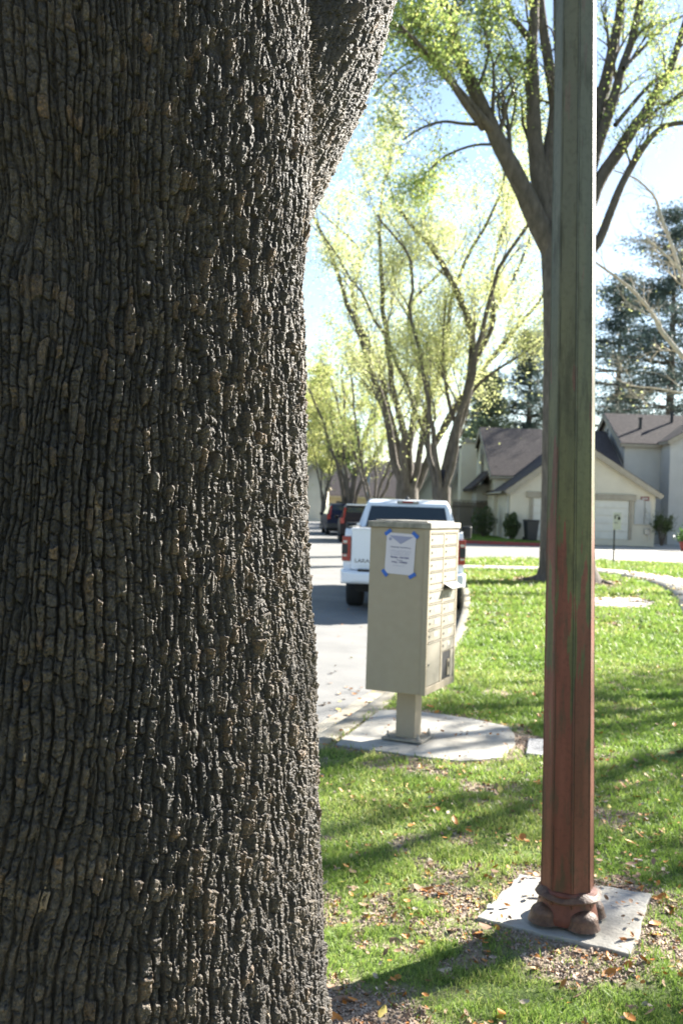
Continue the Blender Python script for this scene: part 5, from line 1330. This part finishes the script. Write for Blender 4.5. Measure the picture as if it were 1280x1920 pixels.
# yard sign
SD = 31.8; q = U(1149, 1052, SD); r = empty('yard_sign', (q.x, SD, gz(SD)), 0, 'small white notice sign on a thin dark stake at the drive edge', 'sign')
tp = U(1153, 960, SD); Hs = tp.z-gz(SD)
mb = MB(); mb.box(-.025, .025, -.01, .01, -.1, Hs*.98, Matrix.Shear('XY', 4, (0, 0)) if False else None); mb.build('stake', M_brn, r)
mb = MB(); mb.rbox(-.05, .20, -.035, -.012, Hs-.56, Hs, .008); pn = mb.build('sign_panel', M_tag, r)
mb = MB(); mb.box(.085, .165, -.0385, -.0355, Hs-.25, Hs-.15); mb.box(-.02, .02, -.0385, -.0355, Hs-.22, Hs-.10); mb.box(.03, .12, -.0385, -.0355, Hs-.12, Hs-.09); mb.box(0, .03, -.0385, -.0355, Hs-.36, Hs-.31); mb.box(.07, .09, -.0385, -.0355, Hs-.37, Hs-.32); mb.build('dog_emblem', M_black, pn)
# red pot with plant at the right edge
q = U(1283, 1018, 45.5); r = empty('potted_plant', (q.x, 45.5, gz(45.5)-.12), 0, 'leafy plant in a dark red pot at the right edge of the drive', 'potted plant')
mb = MB(); mb.lathe((0, 0, 0), [(.16, 0), (.24, .38), (.27, .38), (.27, .44), (.2, .44)], 20); mb.build('pot', M_redk, r, smooth=True)
nr = np.random.default_rng(8); C_ = nr.normal(0, .17, (500, 3)); C_[:, 2] = np.abs(C_[:, 2])*1.6+.45; leaves('foliage', C_, .12, M_hedge, r, nr)
# ------------------------------------------------------------------ grass blades (one mass)
M_grass = leafmat('grass_blades', [(.09, .15, .03), (.16, .26, .045), (.23, .33, .065), (.38, .39, .14)], .45, .5, spec=.35)
def blades(n, d0, d1, pw, hgt, wid, rng):
    u = rng.random(n); d = d0*(d1/d0)**u if pw == 1 else (d0**(1-pw)+u*(d1**(1-pw)-d0**(1-pw)))**(1/(1-pw))
    lo = (560-640)/FPX*d-.9; hi = (1310-640)/FPX*d+1.9
    x = lo+(hi-lo)*rng.random(n); y = d
    ok = inside(x, y) & (rng.random(n) > dirt(x, y)*1.02)
    for P, mg in ((PAD_POST, -.006), (PAD_BOX, -.012), (WALK_P, -.01), (SLAB1, 0), (SLAB2, 0), (UTIL, .01)): ok &= pdist(x, y, P) > mg
    ok &= np.hypot(x-TRUNK.x, y-TRUNK.y) > .7
    x = x[ok]; y = y[ok]; d = y
    tuft = fbm(x*7, y*7, 14, 3); h = hgt*(.62+1.5*tuft+.3*rng.random(len(x))+.9*rng.random(len(x))**4)*np.clip(.6+d/14, .6, 2)
    z = lawn_h(x, y)
    w_ = wid*d*(.7+.6*rng.random(len(x)))
    a = rng.random(len(x))*2*PI; b_ = rng.random(len(x))*2*PI; ln = h*(.25+.75*rng.random(len(x)))
    B = np.stack([x, y, z-.006], -1); s = np.stack([np.cos(a)*w_, np.sin(a)*w_, 0*a], -1)*.5
    L1 = np.stack([np.cos(b_)*ln*.35, np.sin(b_)*ln*.35, h*.6], -1); L2 = np.stack([np.cos(b_)*ln, np.sin(b_)*ln, h*(.75+.25*rng.random(len(x)))], -1)
    V = np.stack([B-s, B+s, B+L1+s*.8, B+L1-s*.8, B+L2], 1)
    k = np.arange(len(x))[:, None]*5
    q = k+np.array([0, 1, 2, 3]); t_ = k+np.array([3, 2, 4, 4])
    patch = fbm(x*1.3, y*1.3, 60, 3)
    rn = np.clip(.45+.9*patch+rng.normal(0, .2, len(x))+.12, 0, 1)
    return V.reshape(-1, 3), q, np.stack([k[:, 0]+3, k[:, 0]+2, k[:, 0]+4], -1), np.repeat(rn, 5)
rng = np.random.default_rng(99)
def mesh_qt(name, V, Q, T_):
    me = bpy.data.meshes.new(name); me.vertices.add(len(V)); me.vertices.foreach_set('co', V.astype(np.float32).ravel())
    li = np.concatenate([Q.ravel(), T_.ravel()]).astype(np.int32); me.loops.add(len(li)); me.loops.foreach_set('vertex_index', li)
    ls = np.concatenate([np.arange(len(Q))*4, len(Q)*4+np.arange(len(T_))*3]).astype(np.int32); me.polygons.add(len(ls)); me.polygons.foreach_set('loop_start', ls)
    try: me.polygons.foreach_set('loop_total', np.concatenate([np.full(len(Q), 4), np.full(len(T_), 3)]).astype(np.int32))
    except Exception: pass
    me.update(calc_edges=True); return me
parts = [blades(380000, 2.9, 12, 1.0, .034, .00095, rng), blades(180000, 12, 33, 1.2, .04, .0011, rng)]
Vs = []; Qs = []; Ts = []; Rn = []; off = 0
for V, Q, T_, rn in parts: Vs.append(V); Qs.append(Q+off); Ts.append(T_+off); Rn.append(rn); off += len(V)
me = mesh_qt('grass', np.concatenate(Vs), np.concatenate(Qs), np.concatenate(Ts)); setcol(me, 'rnd', np.concatenate(Rn))
tag(link('grass', me, M_grass), 'short green lawn grass', None, None, 'stuff')
# far lawn by the fence
n = 16000; x = rng.uniform(3, 9.6, n); y = rng.uniform(46.2, 55, n); ok = inside(x, y, HL); x = x[ok]; y = y[ok]; n = len(x)
a = rng.random(n)*2*PI; B = np.stack([x, y, .009*(y-12)+.0*x], -1); s = np.stack([np.cos(a)*.03, np.sin(a)*.03, 0*a], -1); T2 = B+np.stack([rng.normal(0, .03, n), rng.normal(0, .03, n), .05+.05*rng.random(n)], -1)
V = np.stack([B-s, B+s, T2], 1).reshape(-1, 3); me = npmesh('grass', V, np.arange(3*n).reshape(-1, 3)); setcol(me, 'rnd', np.repeat(rng.random(n)*.7, 3)); tag(link('grass', me, M_grass), kind='stuff')
# ------------------------------------------------------------------ fallen leaves
M_lo = mat('dry_leaf_orange', (.42, .13, .015), .6, (.56, .24, .035), 60, 4)
M_lb = mat('dry_leaf_tan', (.20, .11, .06), .8, (.36, .23, .14), 70, 4)
M_ly = mat('dry_leaf_yellow', (.62, .45, .05), .6, (.70, .55, .16), 60, 4)
M_lp = mat('dry_leaf_pale', (.40, .30, .22), .8, (.52, .42, .33), 60, 4)
def leafmesh(seed):
    rg = random.Random(seed); V = []; F = []; n = 7; L_ = 1.0; c1 = rg.uniform(.3, 1.2); c2 = rg.uniform(-.9, 1.0)
    for i in range(n+1):
        t = i/n; w_ = .30*math.sin(PI*min(1, t*.92+.05))**.8*(1+.12*rg.uniform(-1, 1)); x = (t-.5)*L_; zc = c1*.35*(t-.5)**2+.05
        for s_ in (-1, -.5, 0, .5, 1): V.append((x, s_*w_, zc+c2*.35*s_*s_*w_+rg.uniform(-.012, .012)+.03*c1*s_*t))
    for i in range(n):
        for k in range(4): a = i*5+k; F.append((a, a+1, a+6, a+5))
    b0 = len(V); V += [(-.5, -.012, .05), (-.5, .012, .05), (-.72, .006, .10)]; F.append((b0, b0+1, b0+2))
    me = bpy.data.meshes.new('fallen_leaf'); me.from_pydata(V, [], F); me.update()
    for p in me.polygons: p.use_smooth = True
    return me
LM = []
for k, (m_, lab) in enumerate(((M_lo, 'small curled orange dry leaf lying in the grass'), (M_lb, 'small crumpled brown dry leaf lying on the ground'), (M_ly, 'small flat yellow leaf lying in the grass'), (M_lp, 'pale bleached dry leaf lying in the grass'))):
    for q in range(3): me = leafmesh(k*10+q); me.materials.append(m_); LM.append((me, lab, m_))
def scatter(n, d0, d1, pw):
    out = []; rs_ = np.random.default_rng(int(n+d0*10))
    while len(out) < n:
        m_ = n*3; u = rs_.random(m_); d = d0*(d1/d0)**u if pw == 1 else (d0**(1-pw)+u*(d1**(1-pw)-d0**(1-pw)))**(1/(1-pw))
        lo = (590-640)/FPX*d; x = lo+((1290-590)/FPX*d+.1)*rs_.random(m_)
        dr_ = dirt(x, d); keep = .32+.7*dr_+1.7*fbm(x*1.7, d*1.7, 77, 3)
        pd_ = np.minimum(pdist(x, d, PAD_POST), pdist(x, d, PAD_BOX)); keep = np.where(pd_ < 0, keep*.22, keep)
        ok = inside(x, d) & (np.hypot(x-TRUNK.x, d-TRUNK.y) > .62) & (np.hypot(x-foot.x, d-foot.y) > .22) & (rs_.random(m_) < keep)
        on = (pd_ < 0) | (pdist(x, d, WALK_P) < 0); zl_ = lawn_h(x, d)
        z = np.where(on, zl_+.029, np.where(dr_ > .5, zl_+.002, zl_+.008+.018*rs_.random(m_)))
        out += list(zip(x[ok].tolist(), d[ok].tolist(), z[ok].tolist(), dr_[ok].tolist()))
    rs_.shuffle(out); return [tuple(q) for q in out[:n]]
LT = [0, 0, 0, 0, 1, 1, 1, 1, 2, 3]
pts = scatter(300, 3.1, 13, 1.3)
for (x, y, z, _d) in pts:
    me, lab, m_ = LM[random.choice(LT)*3+random.randrange(3)]
    o = bpy.data.objects.new('fallen_leaf', me); COL.objects.link(o)
    s_ = random.uniform(.034, .064)*(1 if y < 7 else 1.15); o.location = (x, y, z); o.scale = (s_, s_*random.uniform(.7, 1.1), s_)
    o.rotation_euler = (random.gauss(0, .35), random.gauss(0, .35), random.uniform(0, 2*PI))
    tag(o, lab, 'leaf', 'dry leaves fallen on the near lawn')
# the rest of the litter: one mass
base_me = [(np.array([v.co[:] for v in me.vertices]), np.array([list(p.vertices) for p in me.polygons if len(p.vertices) == 4]), k//3) for k, (me, _, _) in enumerate(LM)]
Vs = []; Fs = []; Ms = []; off = 0
pp = scatter(5000, 3.0, 14, 1.2)+scatter(3000, 13, 32.8, .6)
for (x, y, z, dr_) in pp:
    v, f, mi = base_me[random.choice(LT)*3+random.randrange(3)]
    if y < 14:
        if dr_ < .35 and random.random() < .5: continue
        s_ = random.uniform(.012, .034); mi = random.choice((1, 1, 0, 0, 3)); z -= .002
    else: s_ = random.uniform(.045, .085); z += .012; mi = random.choice((2, 2, 3, 3, 0, 1))
    Rm_ = np.array(Matrix.Rotation(random.uniform(0, 6.28), 3, 'Z') @ Matrix.Rotation(random.gauss(0, .5), 3, 'X') @ Matrix.Rotation(random.gauss(0, .4), 3, 'Y'))
    Vs.append((v*s_) @ Rm_.T+np.array([x, y, z])); Fs.append(f+off); Ms.append(np.full(len(f), mi)); off += len(v)
# leaves on the street by the gutter
for k in range(900):
    d = 6.5*(24/6.5)**random.random() if k < 420 else random.uniform(14.5, 24); i = min(range(len(KL)), key=lambda i_: abs(KL[i_].y-d)); off_ = abs(random.gauss(0, .22))+.03 if (random.random() < .6 or k > 420) else random.uniform(0, 2.5)
    x = KL[i].x-off_; v, f, mi = base_me[random.choice(LT)*3+random.randrange(3)]; s_ = random.uniform(.03, .06)
    Rm_ = np.array(Matrix.Rotation(random.uniform(0, 6.28), 3, 'Z') @ Matrix.Rotation(random.gauss(0, .3), 3, 'X'))
    Vs.append((v*s_) @ Rm_.T+np.array([x, d, gz(d)-.124])); Fs.append(f+off); Ms.append(np.full(len(f), mi)); off += len(v)
me = npmesh('leaf_litter', np.concatenate(Vs), np.concatenate(Fs), True)
for m_ in (M_lo, M_lb, M_ly, M_lp): me.materials.append(m_)
me.polygons.foreach_set('material_index', np.concatenate(Ms).astype(np.int32))
tag(link('leaf_litter', me), kind='stuff')
# wood chips and crumbs of earth in the bare patches: one mass
n = 60000; u = rng.random(n); d = 3.0*(9/3.0)**u; x = (590-640)/FPX*d-.2+rng.random(n)*((710)/FPX*d+.5); ok = (dirt(x, d) > .45) & inside(x, d) & (pdist(x, d, PAD_POST) > .005) & (pdist(x, d, PAD_BOX) > .005); x = x[ok]; y = d[ok]; n = len(x); print('chips', n)
z = lawn_h(x, y); sz = .003+.007*rng.random(n)**2
A = rng.normal(size=(n, 3)); A /= np.linalg.norm(A, axis=1, keepdims=True); B = rng.normal(size=(n, 3)); B -= A*np.sum(A*B, 1, keepdims=True); B /= np.linalg.norm(B, axis=1, keepdims=True); Cc = np.cross(A, B)
c = np.stack([x, y, z+.002], -1); A *= sz[:, None]*1.5; B *= sz[:, None]*.7; Cc *= sz[:, None]*.5
V = np.stack([c+A, c-A, c+B, c-B, c+Cc, c-Cc], 1).reshape(-1, 3); k = np.arange(n)[:, None]*6
T_ = np.concatenate([k+np.array(t_) for t_ in ((0, 2, 4), (2, 1, 4), (1, 3, 4), (3, 0, 4), (2, 0, 5), (1, 2, 5), (3, 1, 5), (0, 3, 5))])
me = npmesh('dirt', V, T_); tag(link('dirt', me, mat('earth_crumbs', (.20, .14, .10), .9, (.42, .34, .27), 90, 2, lo=.35, hi=.65)), kind='stuff')
